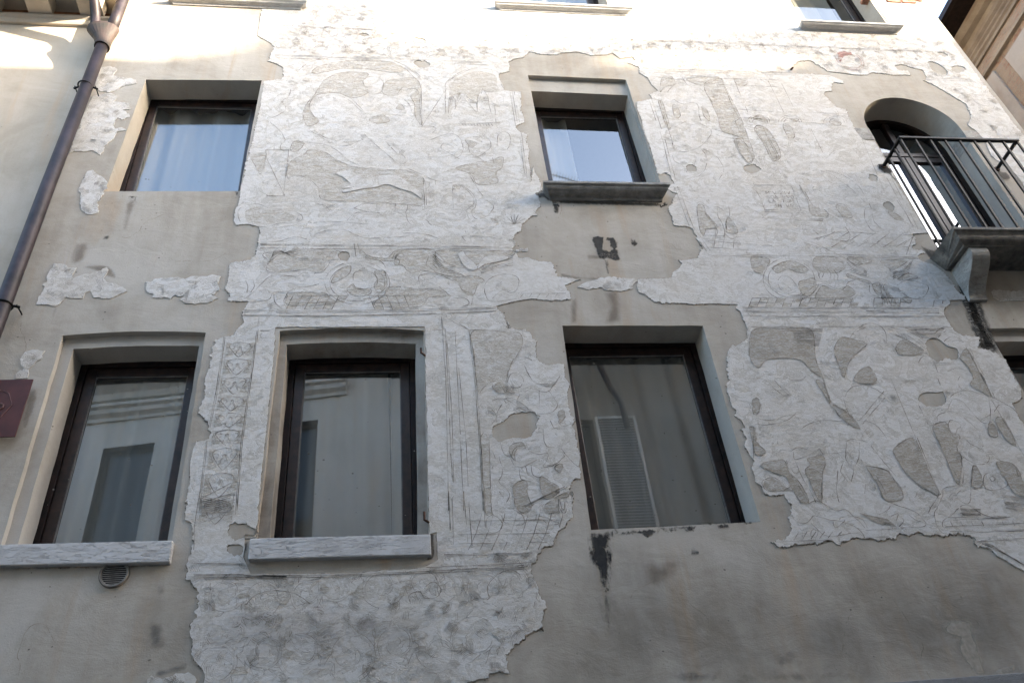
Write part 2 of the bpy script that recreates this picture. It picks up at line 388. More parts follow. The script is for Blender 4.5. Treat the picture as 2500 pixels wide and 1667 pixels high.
def wob(p, closed=False, amp=.0022, step=.02):
    q = smooth(p, closed, step)
    if closed: q = q+[q[0]]
    return [(x+random.uniform(-amp, amp), z+random.uniform(-amp, amp)) for x, z in q]
def straight(a, b, amp=.0015, step=.06):
    n = max(2, int(math.dist(a, b)/step)); return [(a[0]+(b[0]-a[0])*i/n+random.uniform(-amp, amp), a[1]+(b[1]-a[1])*i/n+random.uniform(-amp, amp)) for i in range(n+1)]
def stain(name, p, y, m, parent, feather=.04, step=.02, holes=(), label=None):
    """thin stain: grid of small quads carrying how deep each point lies inside the traced outline"""
    P = np.array(p); x0, z0 = P.min(0)-step; x1, z1 = P.max(0)+step
    nx = int((x1-x0)/step)+2; nz = int((z1-z0)/step)+2
    X, Z = np.meshgrid(x0+np.arange(nx)*step, z0+np.arange(nz)*step)
    ins = inside(P, X, Z); dist = np.full(X.shape, 9.)
    for i in range(len(P)):
        a, b = P[i], P[(i+1) % len(P)]; d = b-a; L = d@d+1e-12
        t = np.clip(((X-a[0])*d[0]+(Z-a[1])*d[1])/L, 0, 1); dist = np.minimum(dist, np.hypot(X-a[0]-t*d[0], Z-a[1]-t*d[1]))
    for h in holes: ins &= ~inside(h, X, Z)
    cov = np.where(ins, np.clip(dist/feather, 0, 1), 0)
    idx = -np.ones(X.shape, int); V = []; cv = []; Fc = []; org = origin(parent)
    for j in range(nz-1):
        for i in range(nx-1):
            if cov[j:j+2, i:i+2].max() > 0:
                q = []
                for jj, ii in ((j, i), (j, i+1), (j+1, i+1), (j+1, i)):
                    if idx[jj, ii] < 0: idx[jj, ii] = len(V); V.append((X[jj, ii]-org.x, y-org.y, Z[jj, ii]-org.z)); cv.append(cov[jj, ii])
                    q.append(int(idx[jj, ii]))
                Fc.append(q)
    me = bpy.data.meshes.new(name); me.from_pydata(V, [], Fc)
    at = me.attributes.new('cover', 'FLOAT', 'POINT'); at.data.foreach_set('value', cv)
    return link(name, me, m, parent, label)

# ------------------------------------------------------------------ the painted house: openings
house = thing('plastered_house', (2.2, D, 0), 'tall house front with flaking white scratched-figure plaster, grey render patches and brown-framed windows', 'house')
def px(*a): return [(W(x, y).x, W(x, y).z) for x, y in a]
def outline(tl, tr_, br, bl, rise=0, seed=0, amp=.0025):
    """opening outline from BL round to TL with a faintly arched, hand-plastered head"""
    rn = random.Random(seed); o = []
    def seg(a, b, n, r=0):
        for i in range(n):
            t = i/n; k = 4*r*t*(1-t); o.append((a[0]+(b[0]-a[0])*t+rn.uniform(-amp, amp)*(i > 0), a[1]+(b[1]-a[1])*t+k+rn.uniform(-amp, amp)*(i > 0)))
    seg(bl, br, 6); seg(br, tr_, 12); seg(tr_, tl, 12, rise); seg(tl, bl, 12)
    return o
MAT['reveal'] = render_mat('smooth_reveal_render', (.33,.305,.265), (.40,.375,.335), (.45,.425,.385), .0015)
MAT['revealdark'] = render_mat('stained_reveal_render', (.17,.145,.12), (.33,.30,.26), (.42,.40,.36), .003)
OPEN = []
def reveal(o_out, o_in, sd, dep, m):
    n = len(o_out); mb = MB(); Y0 = D
    if o_in is None:
        mb.add([(x, Y0, z) for x, z in o_out]+[(x, D+dep, z) for x, z in o_out], [(i, (i+1) % n, n+(i+1) % n, n+i) for i in range(n)])
    else:
        mb.add([(x, Y0, z) for x, z in o_out]+[(x, D+sd, z) for x, z in o_out]+[(x, D+sd+.001, z) for x, z in o_in]+[(x, D+dep, z) for x, z in o_in],
               [(k*n+i, k*n+(i+1) % n, (k+1)*n+(i+1) % n, (k+1)*n+i) for k in range(3) for i in range(n)])
    rv = mb.build('window_reveal', m, house); OPEN.append(o_out); return rv
def ring(mb, x0, x1, z0, z1, wd, y0, y1, wt=None):
    wt = wt or wd
    mb.box(x0, x0+wd, y0, y1, z0, z1); mb.box(x1-wd, x1, y0, y1, z0, z1); mb.box(x0+wd, x1-wd, y0+.001, y1-.001, z1-wt, z1); mb.box(x0+wd, x1-wd, y0+.001, y1-.001, z0, z0+wt)
def window(o_in, dep, label, curtain=None, clabel=None, gl='glass', pane_drop=0):
    xs = [p[0] for p in o_in]; zs = [p[1] for p in o_in]; e = .02
    x0, x1, z0, z1 = min(xs)-e, max(xs)+e, min(zs)-e, max(zs)+.005
    y = D+dep; mb = MB(); ring(mb, x0, x1, z0, z1, e+.052, y, y+.08, .055)
    fr = mb.build('window', MAT['wood'], house, label, bev=.004)
    a = .052+e; mb = MB(); ring(mb, x0+a+.002, x1-a-.002, z0+.052, z1-.057, .078, y+.018, y+.075)
    mb.build('sash', MAT['wood2'], fr, bev=.005)
    g0, g1, h0, h1 = x0+a+.08, x1-a-.08, z0+.13, z1-.135
    mb = MB(); ring(mb, g0, g1, h0, h1, .006, y+.030, y+.044); mb.build('glazing_seal', MAT['gasket'], fr)
    mb = MB(); mb.add([(g0+.002, y+.042, h0+.002), (g1-.002, y+.042, h0+.002), (g1-.002, y+.042, h1-.002), (g0+.002, y+.042, h1-.002)], [(0, 1, 2, 3)]); mb.build('pane', MAT[gl], fr)
    if curtain:
        f0, f1 = curtain; c0 = g0-.05+(g1-g0+.1)*f0; c1 = g0-.05+(g1-g0+.1)*f1; yc = y+.15
        n = int((c1-c0)/.008); V = []; Fc = []; ph = [random.uniform(0, 6) for _ in range(4)]; H = 10
        for j in range(H+1):
            z = h0-.06+(h1+.08-h0+.06)*j/H; t = j/H
            for i in range(n+1):
                x = c0+(c1-c0)*i/n
                yy = yc+.038*math.sin(x*19+ph[0]+.9*math.sin(x*5+ph[1])+.12*z)*(.85+.15*math.sin(z*1.1+x*3))+.010*math.sin(x*41+ph[2]+.3*z)
                V.append((x, yy, z))
        for j in range(H):
            for i in range(n): b = j*(n+1)+i; Fc.append((b, b+1, b+n+2, b+n+1))
        me = bpy.data.meshes.new('curtain'); me.from_pydata(V, [], Fc)
        for p in me.polygons: p.use_smooth = True
        o = link('curtain', me, MAT['cloth']); o['label'] = clabel; o['category'] = 'curtain'; o['group'] = 'sheer curtains behind the windows'
    return fr
DEP = .25
# upper left
oA = outline(*px((356,195),(639,197),(585,467),(256,467)), seed=1); reveal(oA, None, 0, DEP, MAT['reveal'])
window(oA, DEP, 'upper left window reflecting blue sky', (0, 1), 'sheer curtain in hanging folds across the whole upper left window, next to the drainpipe')
# upper middle
qB = px((1289,184),(1528,195),(1613,448),(1340,448)); qB[2] = (qB[2][0], 7.87); qB[3] = (qB[3][0], 7.87)
qBi = [(qB[0][0]+.01, qB[0][1]-.235), (qB[1][0]-.012, qB[1][1]-.235), (qB[2][0]-.012, 7.87), (qB[3][0]+.01, 7.87)]
oB = outline(*qB, seed=2); oBi = outline(*qBi, seed=3, amp=.0015); reveal(oB, oBi, .05, DEP+.02, MAT['reveal'])
window(oBi, DEP+.02, 'upper middle window with moulded sill, mostly clear glass', (0, .36), 'narrow sheer curtain drawn to the left side of the upper middle window')
# lower left
oE = outline(*px((153,819),(502,812),(420,1320),(2,1329)), rise=.028, seed=4); oEi = outline(*px((174,841),(483,834),(403,1320),(34,1329)), rise=.015, seed=5)
reveal(oE, oEi, .055, DEP+.02, MAT['reveal'])
window(oEi, DEP+.02, 'lower left window over the round vent', (0, 1), 'pale sheer curtain filling the lower left window above the round vent')
# lower middle
oF = outline(*px((683,808),(1034,807),(1045,1306),(626,1316)), rise=.03, seed=6, amp=.004); oFi = outline(*px((698,831),(1015,829),(1021,1306),(655,1316)), rise=.02, seed=7)
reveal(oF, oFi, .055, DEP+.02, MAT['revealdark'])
window(oFi, DEP+.02, 'lower middle window with iron hooks on its right jamb', (0, 1), 'pale sheer curtain filling the window that has two iron hooks beside it')
# lower right of the middle
oG = outline(*px((1373,795),(1716,795),(1857,1273),(1443,1293)), seed=8); reveal(oG, None, 0, DEP, MAT['reveal'])
window(oG, DEP, 'wide lower window without a sill', (0, 1), 'grey sheer curtain in the wide lower window that has no sill')
# lower far right, beneath the balcony
qH = [(5.52, 6.06), (6.72, 6.06), (6.72, 4.2), (5.52, 4.2)]; oH = outline(*qH, seed=9)
oHi = outline((5.56, 5.94), (6.68, 5.94), (6.68, 4.2), (5.56, 4.2), seed=10); reveal(oH, oHi, .05, DEP+.02, MAT['reveal'])
window(oHi, DEP+.02, 'dark window beneath the balcony', (0, 1), 'curtain in the dark window beneath the balcony')
# top floor, cut off by the frame
oC = outline((5.43, 13.1), (6.66, 13.1), (6.66, 11.22), (5.43, 11.22), seed=11); reveal(oC, None, 0, DEP, MAT['reveal'])
window(oC, DEP, 'top right window', (0, .8), 'white curtain in the top right window under the eaves')
zB = 11.40
oK = outline((1.50, 13.1), (2.80, 13.1), (2.80, zB), (1.50, zB), seed=12); reveal(oK, None, 0, DEP, MAT['reveal'])
window(oK, DEP, 'top middle window cut off by the frame', (0, 1), 'curtain in the top middle window')
oJ = outline((-2.5, 13.0), (-1.25, 13.0), (-1.25, 11.12), (-2.5, 11.12), seed=13); reveal(oJ, None, 0, DEP, MAT['reveal'])
window(oJ, DEP, 'top left window', None)
# balcony door
dx0, dx1, dz0, dzs = 5.49, 6.69, 6.95, 9.10; dc = (dx0+dx1)/2; dr = (dx1-dx0)/2
def arch(x0, x1, z0, zs, n=28):
    c, r = (x0+x1)/2, (x1-x0)/2
    return [(x0, z0), (x1, z0)]+[(c+r*math.cos(math.pi*i/n), zs+r*math.sin(math.pi*i/n)) for i in range(n+1)]
oD = arch(dx0, dx1, dz0, dzs); OPEN.append(oD); n = len(oD)
mb = MB(); mb.add([(x, D, z) for x, z in oD]+[(x, D+.34, z) for x, z in oD], [(i, (i+1) % n, n+(i+1) % n, n+i) for i in range(1, n)])
mb.build('door_reveal', MAT['reveal'], house)
# ------------------------------------------------------------------ house wall and shell
HX0, HX1, HT = -3.15, 7.52, 13.6
g1 = jag([(HX0, 0), (HX1, 0), (HX1, HT), (HX0, HT)], .5, .004, 5)
wall = poly_mesh('wall', [g1]+OPEN, D, MAT['render'], house)
mb = MB()
mb.add([(HX0, D, 0), (HX0, D+9, 0), (HX0, D+9, HT), (HX0, D, HT), (HX1, D, 0), (HX1, D+9, 0), (HX1, D+9, HT), (HX1, D, HT)],
       [(0, 1, 2, 3), (4, 5, 6, 7), (1, 5, 6, 2), (3, 2, 6, 7)])
mb.build('side_walls', MAT['render'], house)
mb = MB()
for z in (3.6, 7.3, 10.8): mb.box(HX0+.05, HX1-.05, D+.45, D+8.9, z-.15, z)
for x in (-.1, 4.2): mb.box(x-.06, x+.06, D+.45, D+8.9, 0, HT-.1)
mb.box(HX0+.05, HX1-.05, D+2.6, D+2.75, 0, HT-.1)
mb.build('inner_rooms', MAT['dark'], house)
mb = MB(); mb.box(HX0-.25, HX1+.2, D-.45, D+9.3, HT+.02, HT+.16); mb.build('roof_eave', MAT['wood'], house)

# ------------------------------------------------------------------ white plaster layer
M_out = tr(('R1',2130,-350,2140,60,2130,200,2112,300,2190,345,2240,392,2225,450,2195,505,2270,530,2312,560,2308,605,2332,622,2305,650),
 ('R1',2165,672,2110,980,2030,1290,1985,1500),
 ('R5',1972,200,1955,340,1927,380,1915,470,1940,505,2020,500,2120,520,2132,560,2115,620,2110,700,2085,760,1990,800,1880,810,1865,860,1872,960,1840,1030,1885,1070,1870,1125,2035,1135,1990,1200,1983,1250,2000,1300,1940,1360,1920,1408,1790,1430),
 ('S1',1762,165,1725,280,1705,400,1680,470,1680,560,1675,640,1645,700,1632,770,1700,850,1700,902,1722,918,1715,972,1600,1000,1580,1080,1560,1170,1555,1260,1560,1320,1540,1400,1520,1500),
 ('T1',1520,80,1500,185,1512,235,1560,262,1572,340,1582,430,1570,510,1535,580,1530,650,1520,718,1590,770,1612,820,1602,930,1592,1030,1558,1110,1572,1200,1580,1260,1565,1330,1600,1390,1650,1440,1682,1500,1665,1568,1720,1900),
 ('T2',1780,1900,1820,1566,1900,1540,2000,1530),('T3',-20,1500,60,1480,140,1492,135,1430,120,1340,190,1260,250,1200,350,1150,430,1132,420,1050,430,980,455,955,440,900,400,850,380,760,335,700,320,650,325,600,380,550,390,510,430,450,510,440,530,380,545,325,600,290,620,240,668,210,660,140,665,0),
 ('S3',665,1470,655,1400,662,1330,730,1300,738,1260,720,1180,725,1100,700,1050,690,950,660,850,690,830,660,780,632,700,620,600,642,530,600,480,592,370,540,360,460,370,390,350,375,300,370,240,365,180,330,150,310,110,280,85,220,85,150,75,130,20),
 ('R7',150,1350,130,1290,110,1250,60,1200,38,1170,100,1150,210,1125,340,1108,480,1130,580,1122,650,1105,640,1060,600,1000,660,975,732,950,660,935,550,930,530,880,510,830,480,808,400,802,350,790,290,765,230,780,205,740,170,700,207,665,180,620,190,580,240,555,245,500,280,470,330,430,378,432,360,400,402,350,400,310,368,270,365,240,420,228,400,150,340,20),
 ('R3',320,1500,322,1400,300,1310,312,1230,280,1160,300,1100,250,1092,213,1070,207,1040,270,1010,265,960,235,900,250,790,240,755,110,747,90,700,60,640,62,610,150,592,152,540,140,512,190,488,250,478,282,450,312,430,390,452,530,457,570,438,700,430,760,442,820,462,950,452,990,440,1050,482,1150,470,1180,500,1112,522,1160,542,1212,562,1208,605,1280,640,1310,700,1357,747,1290,780,1312,812,1250,830,1188,840,1195,900,1222,980,1250,1100,1290,1180,1312,1270,1340,1380,1360,1430,1440,1420,1500,1510,1440,1520),
 ('R7',1420,195,1490,240,1525,245,1480,290,1478,330,1450,360,1465,430,1490,512,1620,520,1670,570,1690,640,1727,690,1690,770,1560,795,1528,790,1560,820,1530,862,1488,890,1475,938,1310,942,1190,942,1188,1000,1200,1052,1270,1080,1300,1110,1340,1138,1440,1145,1560,1157,1700,1155,1830,1148,2012,1155,2000,1190,2042,1220,2060,1290,2088,1350,2098,1430,2000,1500),
 ('S3',1980,205,1940,250,1915,330,1922,420,1932,490,1915,540,1950,640,1965,720,2000,742,1985,790,2050,830,2062,880,2030,902,2080,970,2070,1040,2120,1120,2152,1160,2130,1210,2150,1270,2160,1330,2200,1360,2230,1420,2280,1450,2350,1440),
 ('S4',370,1435,400,1490,440,1520),('T4',430,90,450,130,440,180,410,220,435,270,440,312,400,380,352,392,330,380,270,412,320,450,380,462,470,432,500,442,640,410,650,432,730,400,780,402,810,430,842,442,850,410,910,402,940,380,1060,392,1100,385,1150,402,1300,382,1320,340,1390,360,1450,352,1480,332,1540,362,1610,362,1640,350,1690,377,1740,350,1850,343,1930,368,1950,385,1930,410,1970,462,2040,455,2090,490,2130,532,2200,562,2250,602,2350,650,2600,760),
 ('S4',2600,1500,2460,1050,2350,870,2310,800,2250,690,2312,665,2330,640,2320,570,2250,440,2200,340,2130,272,2040,245,1970,237,1985,180),
 ('R8',1975,1480,1983,1420,1850,1400,1800,1385,1750,1330,1722,1280,1690,1222,1700,1180,1742,1150,1738,1122,1870,1115,1862,1080,1800,1040,1770,985,1690,890,1620,840,1500,790,1482,760,1540,730,1520,710,1430,690,1462,650,1450,600,1430,578,1560,570,1450,400,1300,150,1200,20),
 ('R4',1320,1500,1130,1170,1025,1145,960,1060,945,1018,910,950,890,900,820,880,770,840,710,780,722,755,770,750,785,680,870,690,870,668,760,625,600,610,470,600,440,570,500,505,600,500,740,592,830,600,950,615,1070,622,1100,600,1250,617,1425,620,1400,580,1310,570,1290,540,1360,535,1440,560,1520,580,1550,640,1522,668,1590,690,1680,742,1760,790,1870,860,1900,930,1917,970,1885,1030,1960,1080,2030,1165,2080,1280),
)
# drop nothing that lies behind the balcony door; then along the house's right edge to the top
M_out = M_out[:]
M_out += [(6.98, 8.3), (6.98, 7.3), (7.44, 7.3), (7.46, 9.0), (7.45, 10.5), (7.46, HT-.3)]
M_out = jag(M_out, .012, .0085, 11)
YM = D-.0062
Fh = px((672,800),(1036,798),(1037,806),(1048,1306),(1066,1299),(1068,1366),(1030,1385),(850,1400),(612,1402),(596,1360),(598,1306),(624,1306),(672,830))
def lac(seed, *a): return jag(smooth(tr(*a), True, .03), .012, .010, seed)
HOLES = [jag(Fh, .03, .004, 21),
 lac(22, ('R6',790,722,840,730,850,770,830,802,780,790,762,750)),
 lac(23, ('S3',8,880,60,855,110,840,150,790,230,770,340,768,380,790,385,840,350,920,290,975,180,970,60,1000,20,960)),
 lac(24, ('S4',1545,190,1600,155,1660,170,1720,220,1790,240,1805,290,1770,330,1700,320,1640,345,1570,300)),
 lac(25, ('S4',1495,620,1560,600,1640,600,1680,590,1710,660,1680,705,1590,712,1520,690)),
 lac(26, ('T1',1875,280,1920,268,1980,275,2020,245,2050,300,2100,310,2090,370,1960,380,1930,400,1880,360)),
 lac(27, ('T1',1870,435,1940,430,1985,440,1980,510,1930,520,1870,500)),
 lac(28, ('R8',1080,100,1110,88,1142,112,1135,145,1090,140)),
 lac(29, ('R2',920,285,980,275,1015,295,980,306)),
 lac(30, ('R2',1375,320,1430,315,1480,340,1470,360,1410,368,1370,352)),
 lac(31, ('R2',1375,520,1440,505,1500,520,1490,550,1430,560)),
 lac(32, ('R4',1570,510,1650,530,1720,590,1700,620,1630,600,1580,560)),
 lac(33, ('R4',1640,435,1700,440,1725,462,1680,468)),
 lac(34, ('R4',1760,550,1830,545,1870,575,1820,600,1770,590)),
 lac(35, ('R8',1195,330,1240,315,1285,350,1275,395,1220,375)),
 lac(36, ('R3',1595,1370,1640,1355,1685,1390,1660,1412,1605,1405)),
 lac(37, ('R8',60,20,150,15,190,45,120,80,60,60)),
]
# top windows and their sills lie inside the layer
for o, sx0, sx1, sz in ((oC, 5.30, 6.80, 11.12), (oK, 1.28, 3.10, 11.25), (oJ, -2.75, -1.0, 11.0)):
    pass
HOLES += [jag([(5.41, 11.15), (6.70, 11.15), (6.70, 13.15), (5.41, 13.15)], .04, .004, 41), jag([(1.47, 11.3), (2.84, 11.3), (2.84, 13.15), (1.47, 13.15)], .04, .004, 42)]
ctr = HOLES
plaster = poly_mesh('sgraffito_plaster', [M_out]+HOLES, YM, MAT['white'], house, .006, 'large sheet of scratched white plaster with broken edges')
# loose islands of the same plaster
ISL = [
 (51, ('R5',660,240,650,210,680,150,700,100,715,65,760,55,800,90,850,120,878,160,870,200,840,240,810,300,800,400,760,415,700,412,670,370,660,330,675,290)),
 (52, ('R5',300,1155,330,1090,370,1010,350,1000,400,965,395,910,430,850,440,820,500,818,560,850,625,855,600,900,590,960,650,930,760,900,830,880,870,855,892,870,850,940,880,975,960,990,1030,1030,1040,1045,960,1080,900,1103,770,1100,740,1040,700,1060,680,1105,580,1105,540,1090,500,1130,460,1160,380,1150)),
 (53, ('R5',1205,1000,1190,972,1240,975,1280,940,1400,935,1480,940,1520,950,1570,925,1700,925,1740,910,1810,925,1790,980,1800,1020,1770,1060,1720,1075,1775,1100,1740,1130,1600,1145,1510,1148,1480,1120,1510,1090,1440,1080,1400,1105,1260,1100,1270,1065,1210,1050)),
 (54, ('S1',130,485,165,420,205,408,175,380,180,310,215,270,260,255,375,258,330,330,270,370,235,410,230,485)),
 (55, ('R7',705,1015,750,985,820,965,890,940,1000,930,1160,945,1195,960,1150,990,1155,1025,1060,1040,950,1038,880,1020,800,1030)),
 (56, ('R7',200,705,290,695,300,712,210,725)),
 (57, ('R1',770,790,900,775,960,800,940,840,1050,850,1075,900,1010,905,1060,960,1000,985,960,960,930,1010,940,1060,1000,1050,1040,1070,960,1085,930,1140,850,1200,845,1245,825,1272,760,1235,700,1250,600,1240,575,1262,600,1190,640,1080,680,960,720,880)),
 (60, ('R1',830,560,900,548,960,570,930,620,1010,640,1110,660,1120,690,1020,700,960,740,900,760,800,740,780,700,800,640)),
 (58, ('T1',1210,1568,1240,1520,1330,1530,1440,1490,1540,1485,1600,1510,1590,1568,1580,1620,1220,1640)),
 (59, ('R8',2080,1050,2200,1050,2350,1040,2500,1060,2500,1130,2350,1120,2150,1130,2100,1100)),
]
isl = []
for s, run in ISL:
    p = jag(tr(run), .018, .008, s); isl.append(p)
    poly_mesh('plaster_patch', [p], D-.0062, MAT['white'], house, .006, None)
# ------------------------------------------------------------------ sills
def loft(mb, x0, x1, prof):
    """prof: (y, z, inset) rings; ends follow the same profile, so the moulding returns"""
    n = len(prof); a = [(x0+i, y, z) for y, z, i in prof]; b = [(x1-i, y, z) for y, z, i in prof]
    return mb.add(a+b, [(i, (i+1) % n, n+(i+1) % n, n+i) for i in range(n)]+[tuple(range(n)), tuple(range(n, 2*n))[::-1]])
def moulded_sill(x0, x1, z0, pr, label, m='sillgrey', h=.10):
    P = [(D+.2, z0+.012, .045), (D-pr, z0, 0), (D-pr, z0-.030, 0), (D-pr+.012, z0-.038, .010)]
    for k in range(6):
        t = k/5; P.append((D-pr+.02+(pr-.05)*(1-math.cos(t*math.pi/2)), z0-.042-(h-.045)*math.sin(t*math.pi/2)*.9, .015+.055*t))
    P += [(D-.022, z0-h-.004, .072), (D-.018, z0-h-.018, .078), (D+.05, z0-h-.018, .078), (D+.2, z0-h, .078)]
    return loft(MB(), x0, x1, P).build('window_sill', MAT[m], house, label, bev=.002)
moulded_sill(1.475, 2.79, 7.885, .15, 'grey moulded sill under the upper middle window', 'sillgrey', .115)
moulded_sill(5.31, 6.77, 11.20, .12, 'pale moulded sill of the top right window', 'sill', .07)
moulded_sill(1.28, 3.08, 11.36, .10, 'pale moulded sill of the top middle window', 'sill', .07)
moulded_sill(-2.62, -1.0, 11.16, .10, 'pale moulded sill of the top left window', 'sill', .07)
Ys = D-.05
def slab_sill(pts, label, dx=(0, 0)):
    q = [W(x, y, Ys) for x, y in pts]; x0 = (q[0].x+q[3].x)/2+dx[0]; x1 = (q[1].x+q[2].x)/2+dx[1]
    tl, tr2, br, bl = q[0].z, q[1].z, q[2].z, q[3].z
    mb = MB(); mb.add([(x0, Ys, bl), (x1, Ys, br), (x1, Ys, tr2), (x0, Ys, tl), (x0, D+.24, bl+.005), (x1, D+.24, br+.005), (x1, D+.24, tr2+.01), (x0, D+.24, tl+.01)],
        [(0, 1, 2, 3), (4, 7, 6, 5), (3, 2, 6, 7), (0, 4, 5, 1), (0, 3, 7, 4), (1, 5, 6, 2)])
    mb.build('window_sill', MAT['sill'], house, label, bev=.007)
slab_sill([(-30, 1329), (421, 1318), (414, 1371), (-30, 1380)], 'flat cracked pale sill above the round vent')
slab_sill([(609, 1313.5), (1051, 1303), (1053, 1353), (606, 1365)], 'flat cracked pale sill of the lower middle window')
# ------------------------------------------------------------------ door: stone imposts, leaves, glass
mb = MB()
for x0, x1 in ((5.30, dx0), (dx1, 6.90)):
    mb = MB(); mb.box(x0+(.005 if x0 > 6 else 0)*-1, x1+(.005 if x0 < 6 else 0), D-.006, D+.30, 8.86, 9.075); mb.build('impost_stone', MAT['corbel'], house, bev=.004)
yd = D+.33
fr = None
mb = MB(); oo = arch(dx0-.03, dx1+.03, dz0, dzs); ii = arch(dx0+.065, dx1-.065, dz0, dzs); n = len(oo)
mb.add([(x, yd, z) for x, z in oo]+[(x, yd, z) for x, z in ii]+[(x, yd+.08, z) for x, z in oo]+[(x, yd+.08, z) for x, z in ii],
       [(i, (i+1) % n, n+(i+1) % n, n+i) for i in range(1, n)]+[(n+i, n+(i+1) % n, 3*n+(i+1) % n, 3*n+i) for i in range(1, n)])
door = mb.build('balcony_door', MAT['wood'], house, 'dark arched balcony door with glazed leaves')
mb = MB(); mb.box(dx0+.065, dx1-.065, yd+.005, yd+.075, dzs-.10, dzs-.035); mb.box(dc-.035, dc+.035, yd+.008, yd+.07, dzs-.035, dzs+dr-.07)
mb.build('transom_bar', MAT['wood2'], door, bev=.004)
for a, b in ((dx0+.065, dc-.002), (dc+.002, dx1-.065)):
    mb = MB(); ring(mb, a+.003, b-.003, dz0, dzs-.105, .085, yd+.012, yd+.068); mb.build('door_leaf', MAT['wood2'], door, bev=.004)
    mb = MB(); mb.add([(a+.08, yd+.04, dz0+.08), (b-.08, yd+.04, dz0+.08), (b-.08, yd+.04, dzs-.18), (a+.08, yd+.04, dzs-.18)], [(0, 1, 2, 3)]); mb.build('pane', MAT['glassdoor'], door)
mb = MB(); mb.add([(x, yd+.045, z) for x, z in arch(dx0+.06, dx1-.06, dzs-.04, dzs)], [tuple(range(len(oD)))]); mb.build('pane', MAT['glass'], door, 'half-round pane at the head of the door')
# ------------------------------------------------------------------ balcony
PR = .44; bx0, bx1 = 5.34, 6.87
P = [(D+.05, 6.97, 0), (D-PR, 6.97, 0), (D-PR, 6.935, 0), (D-PR+.02, 6.92, .02), (D-PR+.03, 6.90, .03)]
for k in range(5): t = k/4; P.append((D-PR+.035+.05*(1-math.cos(t*1.57)), 6.89-.06*math.sin(t*1.57), .035+.05*(1-math.cos(t*1.57))))
P += [(D-PR+.10, 6.822, .10), (D-PR+.10, 6.80, .10), (D+.05, 6.80, .10)]
slab = loft(MB(), bx0, bx1, P).build('balcony_slab', MAT['slab'], house, 'blackened stone balcony slab with moulded edge', bev=.003)
for x0 in (5.49, 6.50):
    pr = [(D+.02, 6.798), (D-.33, 6.798)]
    for k in range(15):      # S scroll, bulging at the top and tucking back to the wall
        t = k/14; z = 6.79-.40*t; y = D-.33+.31*(t**1.25)-.045*math.sin(t*2*math.pi)*(1-.3*t); pr.append((min(y, D-.03), z))
    pr += [(D+.02, 6.38)]
    mb = MB(); mb.prism_x(pr, x0, x0+.19); mb.build('corbel', MAT['corbel'], slab, None, bev=.004)
# railing
rl = thing_rail = link('balcony_railing', bpy.data.meshes.new('rail_empty'), None, house, 'black iron bar railing of the balcony') if False else None
RX0, RX1, RY, RZ = 5.40, 6.79, D-.395, 8.38
mb = MB(); mb.box(RX0-.018, RX1+.018, RY-.022, RY+.020, RZ-.014, RZ+.014)
mb.box(RX0-.018, RX0+.018, RY+.018, D+.02, RZ-.012, RZ+.012); mb.box(RX1-.018, RX1+.018, RY+.018, D+.02, RZ-.012, RZ+.012)
rail = mb.build('balcony_railing', MAT['iron'], house, 'black iron bar railing of the balcony', bev=.003)
mb = MB(); mb.box(-.0095, .0095, -.0095, .0095, 6.965, RZ-.012); bar = mb.mesh('baluster')
bar.materials.append(MAT['iron'])
nb = 9
spots = [(RX0+(RX1-RX0)*i/(nb-1), RY) for i in range(nb)]+[(x, RY+.13*k) for x in (RX0, RX1) for k in (1, 2)]
og = origin(rail)
for x, y in spots:
    o = bpy.data.objects.new('baluster', bar); C.objects.link(o); o.parent = rail; o.location = (x-og.x, y-og.y, -og.z)
for x in (RX0, RX1): mb = MB(); mb.tube([(x, D-.02, RZ), (x, D+.01, RZ)], [.03, .042], 10); mb.build('wall_fixing', MAT['rust'], rail)
# small iron things
def hook(xy, h, side=1):
    p = W(*xy, D-.03); mb = MB(); mb.tube([(p.x+.06, D+.04, p.z-.02), (p.x+.012, D-.028, p.z-.02), (p.x, D-.03, p.z-.015), (p.x, D-.03, p.z+h)], .009, 8)
    mb.build('shutter_hook', MAT['rust'], house)
hook((1028, 858), .035); hook((1036, 1264), .05)
p = W(1933, 167, D-.03); mb = MB(); mb.tube([(p.x, D+.02, p.z+.02), (p.x, D-.05, p.z-.02)], .012, 8); mb.build('iron_peg', MAT['rust'], house)
# brick coping exposed near the top right corner
bm0 = MB(); bm0.box(-.105, .105, -.01, .1, -.027, .027); bme = bm0.mesh('brick', bev=.006)
MAT['brick'] = simple('worn_red_brick', (.44,.22,.15), .9, .25, 9, .004, 50)
bme.materials.append(MAT['brick'])
og = origin(house)
for j in range(3):
    for i in range(7 if j else 6):
        x = 6.78+i*.225-(.11 if j == 1 else 0)
        if x+.11 > HX1-.01 or (j == 0 and i < 1): continue
        o = bpy.data.objects.new('brick', bme); C.objects.link(o); o.parent = house; zz = 11.98+j*.066+random.uniform(-.004, .004)
        o.location = (x-og.x+random.uniform(-.006, .006), D-.012-og.y-random.uniform(0, .006), zz-og.z); o.rotation_euler.y = random.uniform(-.02, .02)
# low stone band
mb = MB(); mb.box(HX0, HX1+.02, D-.035, D+.02, 2.55, 2.985); mb.build('stone_band', MAT['plint'], house, bev=.006)

